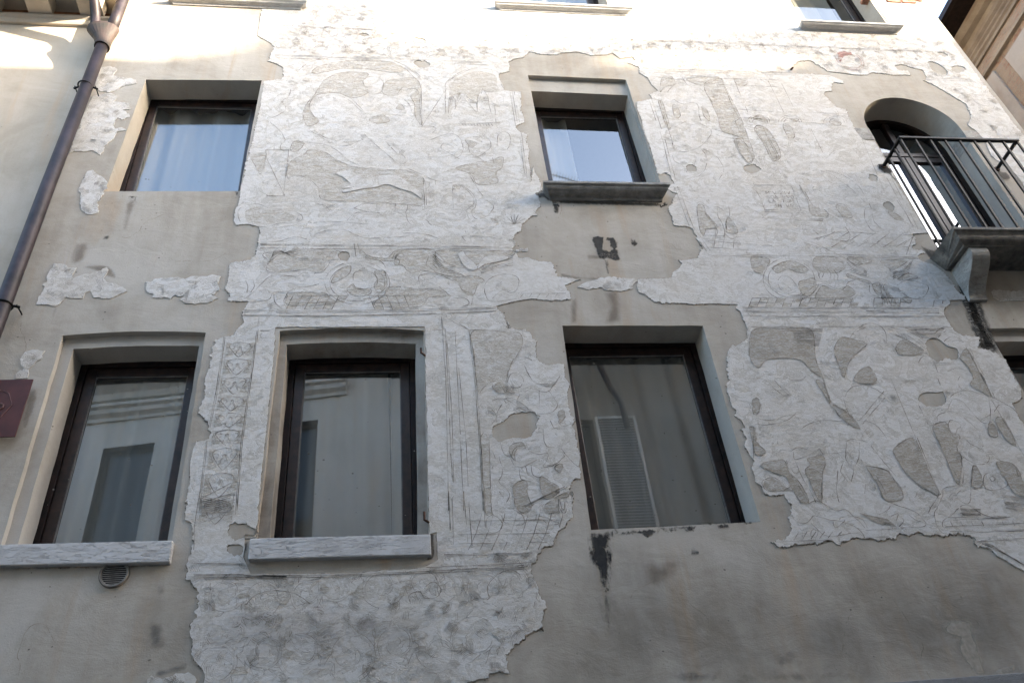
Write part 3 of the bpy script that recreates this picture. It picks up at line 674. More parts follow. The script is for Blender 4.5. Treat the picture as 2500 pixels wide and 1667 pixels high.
# ------------------------------------------------------------------ scratched drawing
YT = YM-.0004; YI = YM-.0034; YL = YM-.0040
TAN = []; TDARK = []; ISLND = []; L = []; LP = []
def T(*a, s=True):
    p = smooth(tr(*a), True, .03) if s else tr(*a); p = jag(p, .012, .0065, len(TAN)); TAN.append(p); TDARK.append(a[0][0] in ('S3','S4','T3','T4')); L.append(wob(tr(*a), True) if s else sum([straight(p_, q_) for p_, q_ in zip(tr(*a), tr(*a)[1:]+tr(*a)[:1])], []))
def I(*a):
    p = smooth(tr(*a), True, .03); ISLND.append(p); L.append(wob(tr(*a), True))
def G(*a): L.append(wob(tr(*a)))
def S(*a):
    q = tr(*a); L.extend(straight(q[i], q[i+1]) for i in range(len(q)-1))
# horse and rider arch
T(('R2',600,725,660,655,800,600,1000,610,960,680,1000,765,880,810,760,772,640,772,560,802,522,880,560,960,605,1000,510,1040,470,950,500,860,560,790))
T(('R2',1125,705,1200,662,1412,662,1428,900,1442,1030,1390,962,1382,860,1350,792,1405,745,1285,728,1230,788,1130,778))
T(('R2',545,590,620,545,800,508,1000,498,1200,520,1310,580,1200,600,1000,575,800,570,650,600,570,612))
T(('R2',1640,770,1655,680,1780,602,1900,565,2070,602,2095,700,2112,748,1985,762,1945,735,1905,840,1840,822,1765,762,1725,835,1690,800,1662,900,1640,905))
T(('R2',370,1330,480,1272,520,1235,630,1245,760,1325,900,1375,1100,1400,1300,1402,1450,1462),('R6',1455,190,1458,335,1340,342,1100,323,800,312,620,293,592,200,500,122,400,100,348,130,338,60))
I(('R6',735,85,850,62,960,128,1100,105,1230,102,1300,140,1385,205,1440,250,1438,292,1370,242,1270,215,1160,175,1060,200,940,215,800,243,790,228,870,205,780,205,862,178,790,112))
T(('R6',-60,390,0,352,100,335,200,372,330,385,420,405,468,445,430,485,300,490,180,520,120,520,30,500,-40,490))
T(('R2',30,1268,130,1262,163,1300,122,1435,70,1350))
T(('R2',1720,1385,1900,1335,2010,1320,2105,1295,2098,1380,2050,1420,2060,1505,1900,1518,1840,1432))
T(('R2',400,1165,480,1180,420,1250,365,1235)); T(('R2',1800,1155,1890,1180,1850,1220,1830,1200))
T(('R2',1010,985,1120,950,1180,1000,1080,1020)); T(('R2',1230,900,1270,860,1300,905)); T(('R6',1700,180,1760,190,1745,215,1700,210))
# mounted figure, mane, saddle, folds
G(('R2',640,775,760,772,860,815,930,880,985,940)); G(('R2',655,790,760,790,850,830,925,900,960,925))
G(('R2',530,1080,600,1120,700,1180,830,1200,960,1150)); G(('R2',560,1075,640,1130,780,1170,930,1168)); G(('R2',970,1105,1060,1190,1180,1290,1250,1350,1310,1340,1300,1290,1230,1255,1150,1170))
G(('R2',200,1010,290,1090,320,1150)); G(('R2',370,740,350,800,300,840,330,900,270,950,190,980)); G(('R2',330,1150,285,1200,300,1240,380,1235,440,1170,540,1180,640,1190,740,1235,840,1320,960,1372,1100,1390))
G(('R2',1480,1170,1600,1120,1700,1105,1760,1150,1780,1220,1760,1280,1700,1310)); G(('R2',1620,1180,1600,1220,1680,1270,1750,1310)); G(('R2',1780,1140,1880,1130,1980,1140,2010,1200,1970,1250,1900,1290,1840,1260,1820,1180))
G(('R2',1530,1100,1560,1060,1500,1040,1400,1050)); G(('R2',2060,1200,2070,1110,2130,1088,2170,1140,2150,1220,2090,1250)); G(('R2',1880,1280,1960,1330,2030,1340,2020,1300)); G(('R2',1330,1390,1450,1440,1560,1490,1690,1505))
G(('R2',940,680,1000,640,1080,640,1130,690,1110,760,1040,780,960,745)); G(('R2',1240,790,1320,740,1400,740,1410,780,1300,790)); G(('R2',1260,800,1330,850,1370,940,1390,960,1190,945))
G(('R2',440,580,520,520,640,490,800,478,1000,470,1180,490,1320,560,1420,640)); G(('R2',1215,510,1340,560,1440,640,1490,660)); G(('R2',1640,760,1640,690,1720,620,1830,565))
S(('R2',1438,700,1445,1040),('R2',1628,760,1640,930)); S(('R2',1436,700,1300,560)); S(('R2',2185,760,2245,1130,2285,1430)); S(('R2',2200,760,2265,1130,2300,1430)); S(('R2',2165,760,2215,1060))
# castle
S(('R2',1660,940,1665,820,1690,790,1715,820,1720,900)); S(('R2',1895,930,1900,800,1940,735,1985,800,1995,880,2010,930)); S(('R2',1900,800,1990,800)); S(('R2',1905,830,1990,832)); S(('R2',1680,960,1770,790,1890,930))
S(('R2',1735,775,1800,775,1790,795,1745,795,1735,775)); S(('R2',2040,870,2050,1010)); S(('R2',2040,870,2180,870)); S(('R2',1670,1025,2220,1010)); S(('R2',1830,850,1890,850,1895,900)); S(('R2',2110,800,2110,860,2160,862))
for i in range(7): S(('R2',1915+i*11,805,1915+i*11,822))
for i in range(14): S(('R2',1700+i*24,1022,1712+i*24,1040))
# hound ground, plants, stone block
S(('R6',1455,170,1465,345,1465,372,1735,382)); S(('R6',1475,170,1480,345)); S(('R6',1695,190,1700,372)); G(('R6',1740,170,1820,230,1865,290,1865,340,1810,390,1830,460)); G(('R6',1760,175,1850,240,1885,300,1880,360,1850,400,1880,455,1960,445,2010,400,2030,350,1970,300,1920,240,1840,110))
G(('R6',570,330,650,350,690,390)); G(('R6',890,370,980,330,1100,340)); G(('R6',890,370,1000,400,1100,410)); G(('R6',830,470,900,410,1010,400)); G(('R6',560,490,700,478,860,490,1010,500)); G(('R6',1230,330,1230,400,1310,400,1330,340)); G(('R6',1100,425,1230,415)); G(('R6',1310,400,1330,480,1360,510))
G(('R6',560,590,660,555,800,545,900,590,1000,615,1150,610,1300,600,1290,575)); G(('R6',170,650,280,640,400,605,500,625)); G(('R6',1290,575,1400,575,1500,590,1600,630)); G(('R6',1770,600,1800,640)); G(('R6',1770,600,1900,600,2020,610,2180,630)); G(('R6',1420,430,1480,470,1520,510))
for i in range(9): a = -2.9+i*.33; G(('R6',2200,500,2200+60*math.cos(a),500+45*math.sin(a),2200+105*math.cos(a),500+80*math.sin(a)))
S(('R5',1960,350,2130,230)); S(('R5',2130,230,2200,270,2350,270)); S(('R2',165,1235,170,1300),('R6',320,270,320,250)); S(('R2',350,1235,345,1340),('R6',330,60,310,270,170,268)); S(('R2',165,1235,355,1235))
# band between the storeys
for dy in (0, 8, 33): S(('R6',120,662+dy*1.0,700,670+dy,1550,676+dy*.9,2180,690+dy*.2))
for dy in (0, 14, 38, 42): S(('R6',-20,1206+dy,450,1212+dy,1000,1205+dy,1500,1195+dy,2050,1180+dy*.8))
for dy in (0, 8, 28, 40, 68, 78): S(('R8',40,1180+dy,600,1183+dy,1100,1182+dy,1700,1186+dy))
S(('R8',60,1340,1720,1338)); S(('R7',1770,755,2350,775)); S(('R8',-20,750,900,768,1480,784)); S(('R8',640,740,1480,772))
T(('R6',150,742,440,706,762,722,700,800,640,880,560,900,480,872,300,898,175,880,185,800))
T(('R6',940,705,1010,760,1150,778,1220,722,1290,707,1240,760,1215,800,1150,800,1040,790,960,760))
T(('R6',1310,706,1530,706,1560,780,1650,862,1790,925,1700,930,1560,902,1450,880,1350,900,1280,832,1225,838,1232,760))
T(('R6',1700,942,1860,922,1955,962,1900,1000,1862,1080,1780,1050,1740,975)); T(('R6',360,1062,640,1062,680,1100,740,1142,600,1160,335,1160,342,1090))
T(('R6',1185,1012,1400,1030,1580,1040,1640,1088,1500,1100,1420,1178,1062,1168,1130,1082)); T(('R6',1060,882,1130,880,1158,960,1150,1020,1085,1060,1050,1000,1080,952,1062,912))
T(('R6',800,860,860,840,850,900,770,960,700,980,740,900)); T(('R6',830,1040,880,990,900,1020,1030,1040,1000,1080,900,1090)); T(('R6',1560,720,1750,720,2180,720,2150,770,1980,760,1900,830,1780,860,1650,820,1600,770))
I(('R6',1740,740,1780,720,1800,760,1850,800,1900,860,1850,880,1780,830)); I(('R6',1990,760,2150,770,2110,800,1960,830,1900,870,1930,800))
for k in range(2):
    r = (265, 225)[k]; G(('R6',)+tuple(v for i in range(27) for v in (915+r*math.cos(i/26*5.6-1.3), 982+r*.66*math.sin(i/26*5.6-1.3))))
G(('R6',880,960,890,900,950,885,1040,900,1080,960,1060,1010,980,1030,890,1025,875,990)); G(('R6',820,1050,860,1100,940,1112,1030,1100,1080,1050)); G(('R6',990,760,1100,800,1150,860)); S(('R6',890,660,905,770)); S(('R6',915,660,940,750))
for k in range(7): G(('R6',180+k*8,830-k*16,260,760-k*9,430,712+k*17-20)); G(('R6',1530,730+k*16,1600,800+k*14,1720,830+k*12)); G(('R6',2190,740+k*16,2060,790+k*12,1930,850+k*9))
G(('R6',0,1110,60,1060,110,1010,180,940,260,915,420,930,470,900,560,905,650,870)); G(('R6',20,1140,140,1130,200,1110,230,1060,350,1050,420,1020,520,1010,600,990)); G(('R6',230,1060,240,1140,300,1195)); G(('R6',350,1050,310,1140,345,1190))
G(('R6',0,960,20,1010,10,1060)); G(('R6',60,950,70,1010,40,1060)); G(('R6',1430,1010,1420,930,1500,905,1620,930,1720,980,1790,1050,1860,1070,1850,1160)); G(('R6',1580,1010,1640,1060,1700,1100,1800,1110,1830,1150,1770,1180)); G(('R6',1960,1070,1960,1000,2010,940,2120,910,2230,940,2220,1040,2160,1060,2100,1040,2020,1110))
G(('R6',1960,1070,2000,1130,2110,1130,2220,1110)); G(('R6',1500,760,1480,830,1520,860,1560,900,1600,910,1640,930,1700,940,1810,935)); G(('R6',750,720,690,740,700,790,760,790)); G(('R6',1150,720,1190,700,1180,740)); G(('R6',1220,740,1200,800,1240,840,1260,800,1220,770,1280,740,1300,770))
def checker(reg, x0, x1, y0, y1, n, sh, rows=2, ph=0):
    for r in range(rows):
        ya, yb = y0+(y1-y0)*r/rows, y0+(y1-y0)*(r+1)/rows; sa, sb = sh*(1-r/rows), sh*(1-(r+1)/rows)
        for i in range(n):
            xa, xb = x0+(x1-x0)*i/n, x0+(x1-x0)*(i+1)/n
            S((reg,xa+sa,ya,xa+sb,yb))
            if (i+r+ph) % 2:
                TAN.append(tr((reg,xa+sb+2,yb-3,xb+sb-2,yb-3,xb+sa-2,ya+3,xa+sa+2,ya+3))); TDARK.append(False)
        S((reg,x0+sa,ya,x1+sa,ya))
checker('R6', 330, 780, 1085, 1200, 6, 60); checker('R6', 1060, 1420, 1085, 1200, 5, -50); checker('R7', 210, 560, 1068, 1135, 5, 50, 1); checker('R8', 90, 980, 1105, 1178, 13, 30); checker('R8', 1110, 1400, 1105, 1178, 4, 10, 2); checker('R8', 1600, 1745, 1125, 1180, 2, 10, 1)
# second medallion and beasts on the right
T(('R8',500,982,560,955,625,940,642,1010,590,1088,530,1075)); T(('R8',690,1005,780,1035,850,1040,900,1005,965,1060,900,1100,650,1120)); T(('R8',900,905,1000,945,1060,960,1080,990,1000,960,905,935)); T(('R8',1310,950,1400,905,1475,930,1440,948))
T(('R8',900,775,1040,780,1100,800,1060,820,960,830)); T(('R8',1170,800,1300,790,1390,800,1340,840,1260,880,1220,850)); T(('R8',640,770,780,770,860,800,880,860,800,900,700,890,620,850)); T(('R8',120,760,260,790,230,860,180,900,120,860)); T(('R8',290,850,420,800,520,830,580,880,500,900,420,870,330,900)); T(('R8',1100,1000,1160,980,1180,1060,1150,1080)); T(('R8',1215,1060,1260,1090,1300,1150,1260,1165)); T(('R8',1350,1110,1390,1090,1430,1120,1400,1150))
for r in (230, 190): G(('R8',)+tuple(v for i in range(27) for v in (440+r*math.cos(i/26*5.4-1.0), 950+r*.78*math.sin(i/26*5.4-1.0))))
G(('R8',330,960,370,920,430,940,480,1000,520,1070,440,1080,360,1040,330,990)); G(('R8',640,1000,720,990,800,1030,880,1020,900,980,990,950,1080,970,1140,1050,1210,1100,1230,1160)); G(('R8',1310,1000,1380,960,1480,975,1560,1010,1530,1090,1440,1110,1370,1080,1310,1020)); G(('R8',1080,1000,1090,1070,1200,1120,1190,1170))
for k in range(7): G(('R8',890+k*4,780+k*18,960,830+k*12,1060,870+k*10)); G(('R8',1440-k*6,790+k*18,1370,850+k*10,1270,900+k*8)); G(('R8',1130+k*14,990,1170+k*10,1060,1180+k*12,1110))
for k in range(6): G(('R8',640+k*30,850+k*6,680+k*28,880+k*8,660+k*32,930+k*6))
# colonnade right of the upper middle window
T(('R3',1362,822,1395,832,1425,930,1465,1050,1440,1060,1400,950)); T(('R3',1482,870,1520,880,1545,960,1500,972)); T(('R3',1740,700,1870,650,1900,700,1980,850,2035,960,2090,1100,2150,1290,2085,1325,1985,1165,2035,1130,1890,1080,1850,960,1800,850))
T(('R3',2150,1060,2215,1045,2270,1160,2335,1290,2300,1325,2225,1180)); T(('R3',1400,640,1480,640,1500,700,1420,720,1380,760)); T(('R3',1600,650,1860,640,1740,700,1680,700)); T(('R3',1720,880,1760,900,1790,1000,1740,960)); T(('R3',1990,650,2100,680,2050,720,2010,700))
T(('R7',1685,352,1738,350,1760,420,1850,522,1760,540,1735,600,1700,520)); T(('R7',1940,442,2000,520,2010,575,1930,570,1920,500)); T(('R4',-10,1150,60,1180,120,1290,100,1350,30,1260)); T(('R4',150,1040,240,1060,330,1200,355,1290,300,1320,240,1200,190,1130)); T(('R4',370,1030,430,1040,470,1120,420,1140)); T(('R4',130,980,180,950,240,985,230,1010)); T(('R4',420,980,500,985,470,1005)); T(('R4',750,1010,800,990,850,1015,820,1040))
T(('R8',505,182,560,250,622,350,720,388,738,435,605,418,575,310)); T(('R8',805,350,870,340,940,440,860,432)); T(('R8',1230,395,1290,410,1360,465,1290,460))
S(('R3',1290,830,1400,1150,1500,1568)); S(('R3',1310,820,1420,1150,1530,1568)); S(('R3',1380,830,1500,1240)); S(('R3',1360,640,1870,700,2350,720)); S(('R3',1330,600,1900,650,2350,660)); S(('R7',1500,200,1620,520,1760,720)); S(('R7',1530,200,1650,520,1790,720))
S(('R3',1880,650,1980,900,2030,980),('R4',-20,1000,90,1250,180,1350)); S(('R3',1980,650,2100,930)); S(('R3',2010,970,2350,1000)); S(('R4',-40,900,250,920,900,940)); S(('R4',-40,960,900,1040)); S(('R4',200,1030,340,1290)); S(('R4',360,690,480,930)); S(('R4',250,670,380,930)); S(('R4',600,1060,700,1260)); S(('R4',810,900,840,970)); S(('R4',1020,1150,1200,1568)); S(('R8',1220,120,1440,520)); S(('R8',1260,120,1480,540))
for cx in (170, 430, 800):
    for r in (95, 75, 50): G(('R4',)+tuple(v for i in range(9) for v in (cx+r*math.cos(math.pi+i/8*math.pi), 1010+r*.62*math.sin(math.pi+i/8*math.pi))))
G(('R3',1440,760,1500,700,1580,690,1680,720,1760,780,1810,850)); G(('R3',1490,820,1560,860,1640,850,1690,870,1700,960,1720,1000)); G(('R3',1500,1050,1600,1000,1680,1010,1780,1060,1800,1100,1720,1200,1600,1250,1500,1240,1480,1180)); G(('R3',1800,1060,1900,1090,2060,1145,1900,1130,1820,1100)); G(('R3',1480,1280,1500,1330,1560,1360,1600,1420)); G(('R3',1740,1230,1850,1300,1900,1400,1860,1480)); G(('R3',1560,640,1600,700,1640,720)); G(('R3',1700,1210,1760,1290,1750,1390,1700,1450))
G(('R7',1730,330,1790,370,1850,360,1900,390)); G(('R7',1735,350,1760,430,1820,500,1850,560,1840,600,1880,615,1910,580,1890,500,1850,430,1850,370)); G(('R7',1910,580,1960,620,2010,600,1990,570,1930,570,1900,540)); G(('R7',1940,350,1950,420,1920,480,1925,540))
S(('R7',1740,540,1840,540,1820,690)); S(('R7',1745,590,1910,600,1890,690)); S(('R7',1740,630,1920,650,2350,680)); S(('R7',1790,690,2100,715)); S(('R7',1985,625,1980,700)); S(('R7',1600,400,1700,640)); 
# soldiers, draped figures in the right picture
G(('R8',60,180,130,210,200,300)); G(('R8',560,90,640,60,760,90,860,160,940,220,1040,320)); G(('R8',720,60,860,100,980,180,1050,280,1100,380)); G(('R8',1040,380,1040,450,1090,540,1160,570)); G(('R8',1100,400,1120,480,1180,540)); G(('R8',1300,300,1380,420,1450,560)); G(('R8',880,520,920,590,900,640,840,640)); G(('R8',540,650,640,680,740,700)); G(('R8',600,640,760,720,900,790))
S(('R8',470,540,600,545)); S(('R8',620,550,700,620,1400,690)); S(('R8',640,620,840,560,1050,575,1440,590)); 
for i in range(7): S(('R8',700+i*110,620+i*8,800+i*110,560+i*4)); S(('R8',770+i*105,690,860+i*105,635))
S(('R8',1440,590,1380,750)); S(('R8',460,480,520,470,690,470,700,460,590,460)); S(('R8',140,180,480,185)); S(('R8',220,385,520,390)); S(('R8',220,400,600,408)); S(('R8',130,165,225,385)); S(('R8',440,190,520,390)); S(('R8',200,450,700,475))
# carved inscription
GL = {'M':[(0,0,0,1,.5,.35,1,1,1,0)],'V':[(0,1,.5,0,1,1)],'Z':[(0,1,1,1,0,0,1,0)],'I':[(.5,0,.5,1)],'S':[(1,.85,.6,1,.1,.8,.3,.55,.8,.45,.9,.15,.5,0,0,.15)],
      'C':[(1,.85,.5,1,.05,.6,.1,.2,.6,0,1,.15)],'A':[(0,0,.5,1,1,0),(.2,.4,.8,.4)],'E':[(1,1,.1,1,.1,0,1,0),(.1,.5,.8,.5)],'O':[(.5,1,.05,.7,.05,.3,.5,0,.95,.3,.95,.7,.5,1)],'L':[(.1,1,.1,0,.9,0)],
      'R':[(.1,0,.1,1,.7,.95,.8,.7,.6,.5,.1,.5),(.5,.5,1,0)],'N':[(.05,0,.05,1,.95,0,.95,1)],'U':[(0,1,.1,.2,.5,0,.9,.2,1,1)]}
def word(txt, x, y, wch, h, adv):
    for ch in txt:
        if ch != ' ':
            for st in GL[ch]:
                q = tr(('R8',)+tuple(v for i in range(0, len(st), 2) for v in (x+st[i]*wch+(1-st[i+1])*h*.30, y+(1-st[i+1])*h)))
                for a, b in zip(q, q[1:]): LET.append(straight(a, b, .001, .02))
        x += adv
LET = []
word('M V ZIV', 228, 232, 26, 24, 28.5); word('SCA EVO', 232, 266, 26, 26, 33); word('LA  ROM', 250, 300, 24, 24, 30); word('AN VS', 296, 336, 26, 24, 32)
# lower left pilaster strip and frames round the picture fields
S(('S1',1848,150,1780,620,1700,1000,1640,1568),('T1',1640,0,1600,260,1590,480)); S(('S1',1838,150,1768,620,1690,1000,1628,1568)); S(('S1',2115,100,2060,500,1990,1000,1945,1568),('T1',1945,0,1925,260)); S(('S1',2105,100,2050,500,1978,1000,1932,1568))
S(('R5',2125,1260,2110,1460)); S(('S1',2135,95,2285,98)); S(('S2',120,98,270,96)); S(('S2',1460,92,1610,92)); S(('S2',1830,92,2300,84))
for a, b in (((1605,0,1640,500,1650,1000,1662,1568),('T2',1662,0,1675,320)), ((1635,80,1665,700,1680,1100,1705,1450),('T2',1690,60,1705,500)), ((1650,200,1690,800,1705,1400),None), ((1715,100,1760,1000,1785,1568),('T2',1785,0,1820,420)), ((1745,400,1805,1000,1828,1500),('T2',1828,120,1855,445)), ((1830,95,1885,600,1920,1100,1945,1568),('T2',1945,0,1962,300)), ((1842,95,1897,600,1932,1100,1955,1568),None)):
    S(('S2',)+a, *( [b] if b else [] ))
S(('R6',1605,1260,1612,1360)); S(('R6',1640,1260,1700,1300,1830,1365)); S(('S2',1700,0,1830,92))
T(('S2',1857,102,2100,104,2235,112,2270,200,2205,330,2150,432,2132,600,2080,525,2020,510,1950,560,1905,600,1872,300)); T(('S2',1928,960,1990,985,2000,1200,2012,1560),('T2',2022,190,1968,192,1955,0),('S2',1940,1300)); T(('S3',180,1362,280,1322,298,1450,335,1530),('T3',340,100,300,178,250,178,200,130,182,40))
T(('S3',395,1292,480,1332,560,1382,555,1420,430,1470),); T(('T3',440,110,560,30,640,10,630,45,560,60,548,150,560,176,440,178,425,140)); T(('S3',545,760,590,750,600,800,560,850)); T(('S3',515,1215,575,1185,560,1260)); T(('S2',2165,1040,2260,1010,2290,1060,2230,1060,2200,1110,2210,1160,2170,1120)); T(('S3',5,560,100,620,190,610,120,570,60,520))
# warriors of the lower middle picture
G(('S3',270,385,300,450,350,520,440,550,510,545,560,460)); G(('S3',360,530,450,535,505,538)); G(('S3',150,400,180,330,260,310,330,340)); G(('S3',130,520,160,450,220,450,260,500,230,560,160,560)); G(('S3',0,670,80,650,140,670,230,730,320,770)); G(('S3',120,690,100,660,170,650,260,700,300,740)); G(('S3',0,740,40,800,0,860)); G(('S3',80,700,40,790,40,850)); G(('S3',230,620,210,700,320,770,480,770,540,700,500,640,470,590)); G(('S3',270,600,330,570,420,600,480,580,520,520,560,470)); G(('S3',390,590,390,700)); G(('S3',200,740,260,720,320,760,400,800)); G(('S3',420,900,430,1000,470,1050,560,1040,640,1000)); G(('S3',480,830,510,890,560,900)); G(('S3',540,780,550,850,590,880,650,860))
G(('S3',280,1010,310,1080,400,1110,460,1100,450,1160,420,1210,500,1200,570,1150,600,1090)); G(('S3',450,1200,540,1180,600,1120)); G(('S3',160,1140,190,1060,280,1030)); G(('S3',155,1150,200,1210,260,1210,370,1150)); G(('S3',230,1230,240,1310,320,1330)); G(('S3',320,1190,340,1280,400,1300)); G(('S3',280,1210,300,1280,330,1290)); G(('S3',570,1060,640,1150,720,1220)); G(('S3',60,1130,90,1260,60,1330,110,1380,150,1440,120,1500)); G(('S3',70,1010,100,1100,150,1130)); G(('S3',0,1080,30,1140,0,1230))
S(('S3',270,1540,440,1450,600,1370),('T3',265,120,540,0)); S(('S3',300,1540,620,1375)); G(('S3',545,1480,560,1560,590,1568)); G(('T3',545,60,560,150,600,180,620,100,600,20)); G(('T3',560,70,575,140,595,150,600,90)); G(('T3',80,200,100,250,180,275,265,265,255,200,180,150)); G(('T3',100,60,60,0)); G(('T3',365,190,360,240)); G(('T3',380,200,440,215,520,250,550,255,540,270,480,270,420,240)); G(('T2',1970,240,2000,200,2060,210,2100,260,2080,320,2020,345,1975,310,1970,240))
for y, dx in ((240, 30), (350, -20), (425, -60)): S(('T3',-280,y+5,0,y,650-abs(dx)*2,y-8))
for i in range(10): x = -190+i*95; S(('T3',x,480,x+60,350,x+95,240,x+110,185))
for dy in (0, 10, 90, 115): S(('T2',1480,520+dy*1.15,1900,515+dy,2350,505+dy*.85))
for dy in (0, 8, 90, 100): S(('T1',1590,590+dy,2000,592+dy,2350,600+dy))
S(('T1',1540,700,1990,705,2350,700),('T2',0,692,700,688,1500,655,2350,618)); S(('T1',1540,716,2350,716),('T2',0,708,700,702,1500,668,2350,632))
# large picture, lower right
for a in ((200,1182,370,1155,420,1250,500,1330,560,1430,580,1500,520,1500,450,1400,400,1292,330,1270,240,1232),(570,1150,680,1110,720,1172,692,1280,690,1500,660,1480,600,1350,550,1242,600,1192),(1050,1200,1150,1222,1230,1242,1290,1330,1350,1420,1340,1480,1210,1480,1150,1362,1090,1272),
          (1280,1060,1430,970,1490,1062,1570,1250,1650,1442,1560,1402,1450,1330,1360,1232,1290,1122),(1600,880,1700,842,1750,922,1820,960,1790,1060,1832,1130,1812,1350,1762,1280,1690,1102,1620,952),(1930,1200,1970,1232,2010,1340,1960,1388,1910,1370),
          (2120,1172,2260,1192,2350,1350,2400,1430,2350,1450,2260,1420,2180,1282),(790,252,850,152,960,172,1060,202,960,290,900,382,870,480,830,380),(950,500,1000,422,1080,395,1140,480,1100,530,980,520),(1300,222,1350,172,1420,190,1530,268,1400,300,1310,282),
          (1880,250,1980,440,2075,632,2010,602,1905,540,1930,482,1880,380,1820,320),(640,502,700,520,758,690,700,602),(130,90,380,80,600,92,640,330,690,470,600,420,500,332,250,330,170,400,100,300),(120,665,175,660,175,760,130,780),(95,880,130,880,150,1000,230,1090,150,1110,120,1000),(200,1330,300,1300,400,1380,450,1400,330,1408,240,1405),(2110,830,2180,820,2280,1030,2200,990),(2060,850,2100,860,2130,960,2060,950),(1990,440,2050,560,2080,640,2030,560),(780,700,860,740,960,830,1000,900,900,850,820,780)):
    T(('S4',)+a)
for a in ((300,490,400,480,440,500,520,500,560,470),(300,500,360,570,430,640),(150,480,240,510,310,580,400,640),(140,860,260,865,400,830,480,770),(150,810,260,830,400,790),(520,900,580,860,700,830,860,840),(880,640,920,570,1020,540,1120,570,1200,620),(940,530,1080,540,1140,520),(1000,830,1200,590),(1020,860,1210,640),(870,660,900,760,960,850,1040,940),(980,830,1100,850,1180,920,1220,980),(890,1000,950,985,1040,1000),(890,1010,890,1160,950,1205,990,1140,1000,1010),(860,1190,840,1250,880,1300,860,1330),(870,1290,900,1330),(890,1270,930,1330,940,1280),(950,1220,940,1290),(1010,1150,1050,1200,1200,1230,1280,1310,1350,1400),(1300,1140,1400,1300,1500,1380,1600,1420,1650,1480),(1090,1040,1140,1100,1220,1200,1300,1290),(700,1230,690,1360,690,1500),(820,1240,810,1400,830,1500),(1050,1350,1040,1430),(1130,1280,1200,1400,1220,1480),(360,1070,440,1080,500,1050,640,1090,660,1060,700,1110),(460,1090,470,1150,590,1110,640,1080),(440,1220,490,1210,500,1250,460,1260,440,1220),(470,1160,520,1280,600,1420,640,1500),(400,1160,440,1280,520,1400,570,1480),(340,1290,400,1290,440,1360,380,1400),
          (1740,640,1800,600,1900,590,2000,620,2100,650,2200,700,2290,760),(1720,740,1760,660,1830,670,1880,720,1990,840,2050,850),(1640,850,1640,790,1720,760,1800,770,1900,850,1980,920),(1560,860,1500,740,1480,700),(1550,860,1590,870,1640,850),(1570,870,1600,950,1660,1010,1600,1010,1500,930),(1720,900,1740,830,1810,850,1830,880,1800,900,1780,950),(1730,910,1760,960),(1800,1040,1800,1000,1860,980,1900,1020,2000,1070,2060,1130,2040,1180,1960,1190,1860,1140,1800,1080,1800,1030),(1820,1150,1850,1250,1840,1360),(1930,1200,1910,1370,1900,1500,1840,1500,1790,1440,1830,1400),(2010,1340,2020,1280,2090,1255,2180,1290,2210,1360,2120,1400,2030,1390,2010,1340),(2060,1300,2090,1285,2110,1310,2080,1330,2060,1300),(1660,1440,1700,1380,1840,1362),(1820,470,1800,520,1840,580,1890,580),(1720,430,1800,400,1870,430),(1480,360,1510,310,1560,300,1600,340,1640,440),(1420,500,1490,515,1580,500),(920,150,980,80,1060,40,1150,50,1210,110,1220,200),(930,130,1040,70),(1610,120,1680,70,1750,70),(1640,150,1720,90,1790,100),(1680,190,1760,140,1840,180),(1720,215,1780,175,1850,190),(1230,80,1400,140,1540,250),(1240,110,1400,180,1510,260),(1250,70,1420,110,1560,200),(2100,760,2150,700,2240,720,2300,790),(2060,650,2070,800,2050,900),(1990,830,2070,780),(2110,1140,2180,1170,2260,1190,2300,1290)):
    G(('S4',)+a)
for a in ((690,470,780,770),(700,480,790,770),(1640,490,1720,700),(1250,480,1460,980),(1470,970,1660,1440),(1650,1010,1830,1360),(1870,230,2090,650),(1900,240,2110,650),(2060,630,2350,1130),(650,358,820,358),(650,372,820,372),(1580,360,1770,358),(1590,375,1770,372),(130,880,130,1140),(2110,830,2160,980),(690,1100,830,1100)): S(('S4',)+a)
for i in range(17): S(('S4',430+i*4,72+i*9,700-i*2,74+i*9)); S(('S4',1370+i*10,72+i*6,1700-i*4,70+i*6))
for a in ((580,100,640,75,700,100,800,160,880,150,950,210,1000,250,1040,300),(440,190,480,250,560,260,620,200),(500,290,520,320,560,310),(600,340,620,310,660,330,640,380,600,370,600,340),(600,260,680,340,750,370,830,360,930,345,1000,350,1040,380),(630,200,740,230,860,250,960,290,1010,330,1040,380),(780,250,800,300,880,240),(960,210,1020,230,1060,300),(1240,90,1320,120,1440,160,1500,210,1540,280,1400,295,1260,300),(1310,190,1360,240,1320,290),(1400,190,1450,230,1500,250),(1250,210,1310,180,1300,240),(1160,190,1220,160,1250,120),(1680,0,1670,60,1620,160,1610,200,1640,300,1700,360),(1640,40,1560,180,1620,200),(1680,290,1680,240,1760,190,1830,120,1900,120,1990,180,2120,220,2230,210),(1820,180,1900,186,1980,184)): G(('T4',)+a)
S(('T4',300,415,640,402,1040,378,1300,370)); S(('T4',1700,288,2100,272,2350,262)); S(('T4',1740,330,2100,318,2350,312)); S(('T4',1760,345,2100,330,2350,322)); S(('T4',1930,405,2350,385)); S(('T4',1940,412,2350,393)); S(('T4',1050,318,1300,306)); S(('T4',1720,215,2200,208)); S(('T4',1760,235,2200,214))
for i in range(8): S(('T4',1740+i*85,245,1760+i*85,285))
for i in range(13): S(('T4',1000+i*12,180+i*7,1230+i*6,230+i*5)); S(('T4',2160+i*3,30+i*9,2350,50+i*10)); G(('T4',2000+i*22,430+i*10,2080+i*22,440+i*14,2160+i*22,500+i*12))
for i in range(8): S(('T4',1820+i*3,140+i*8,1990,146+i*7))
for i in range(6): S(('T4',460+i*70,400-i*5,500+i*70,330))
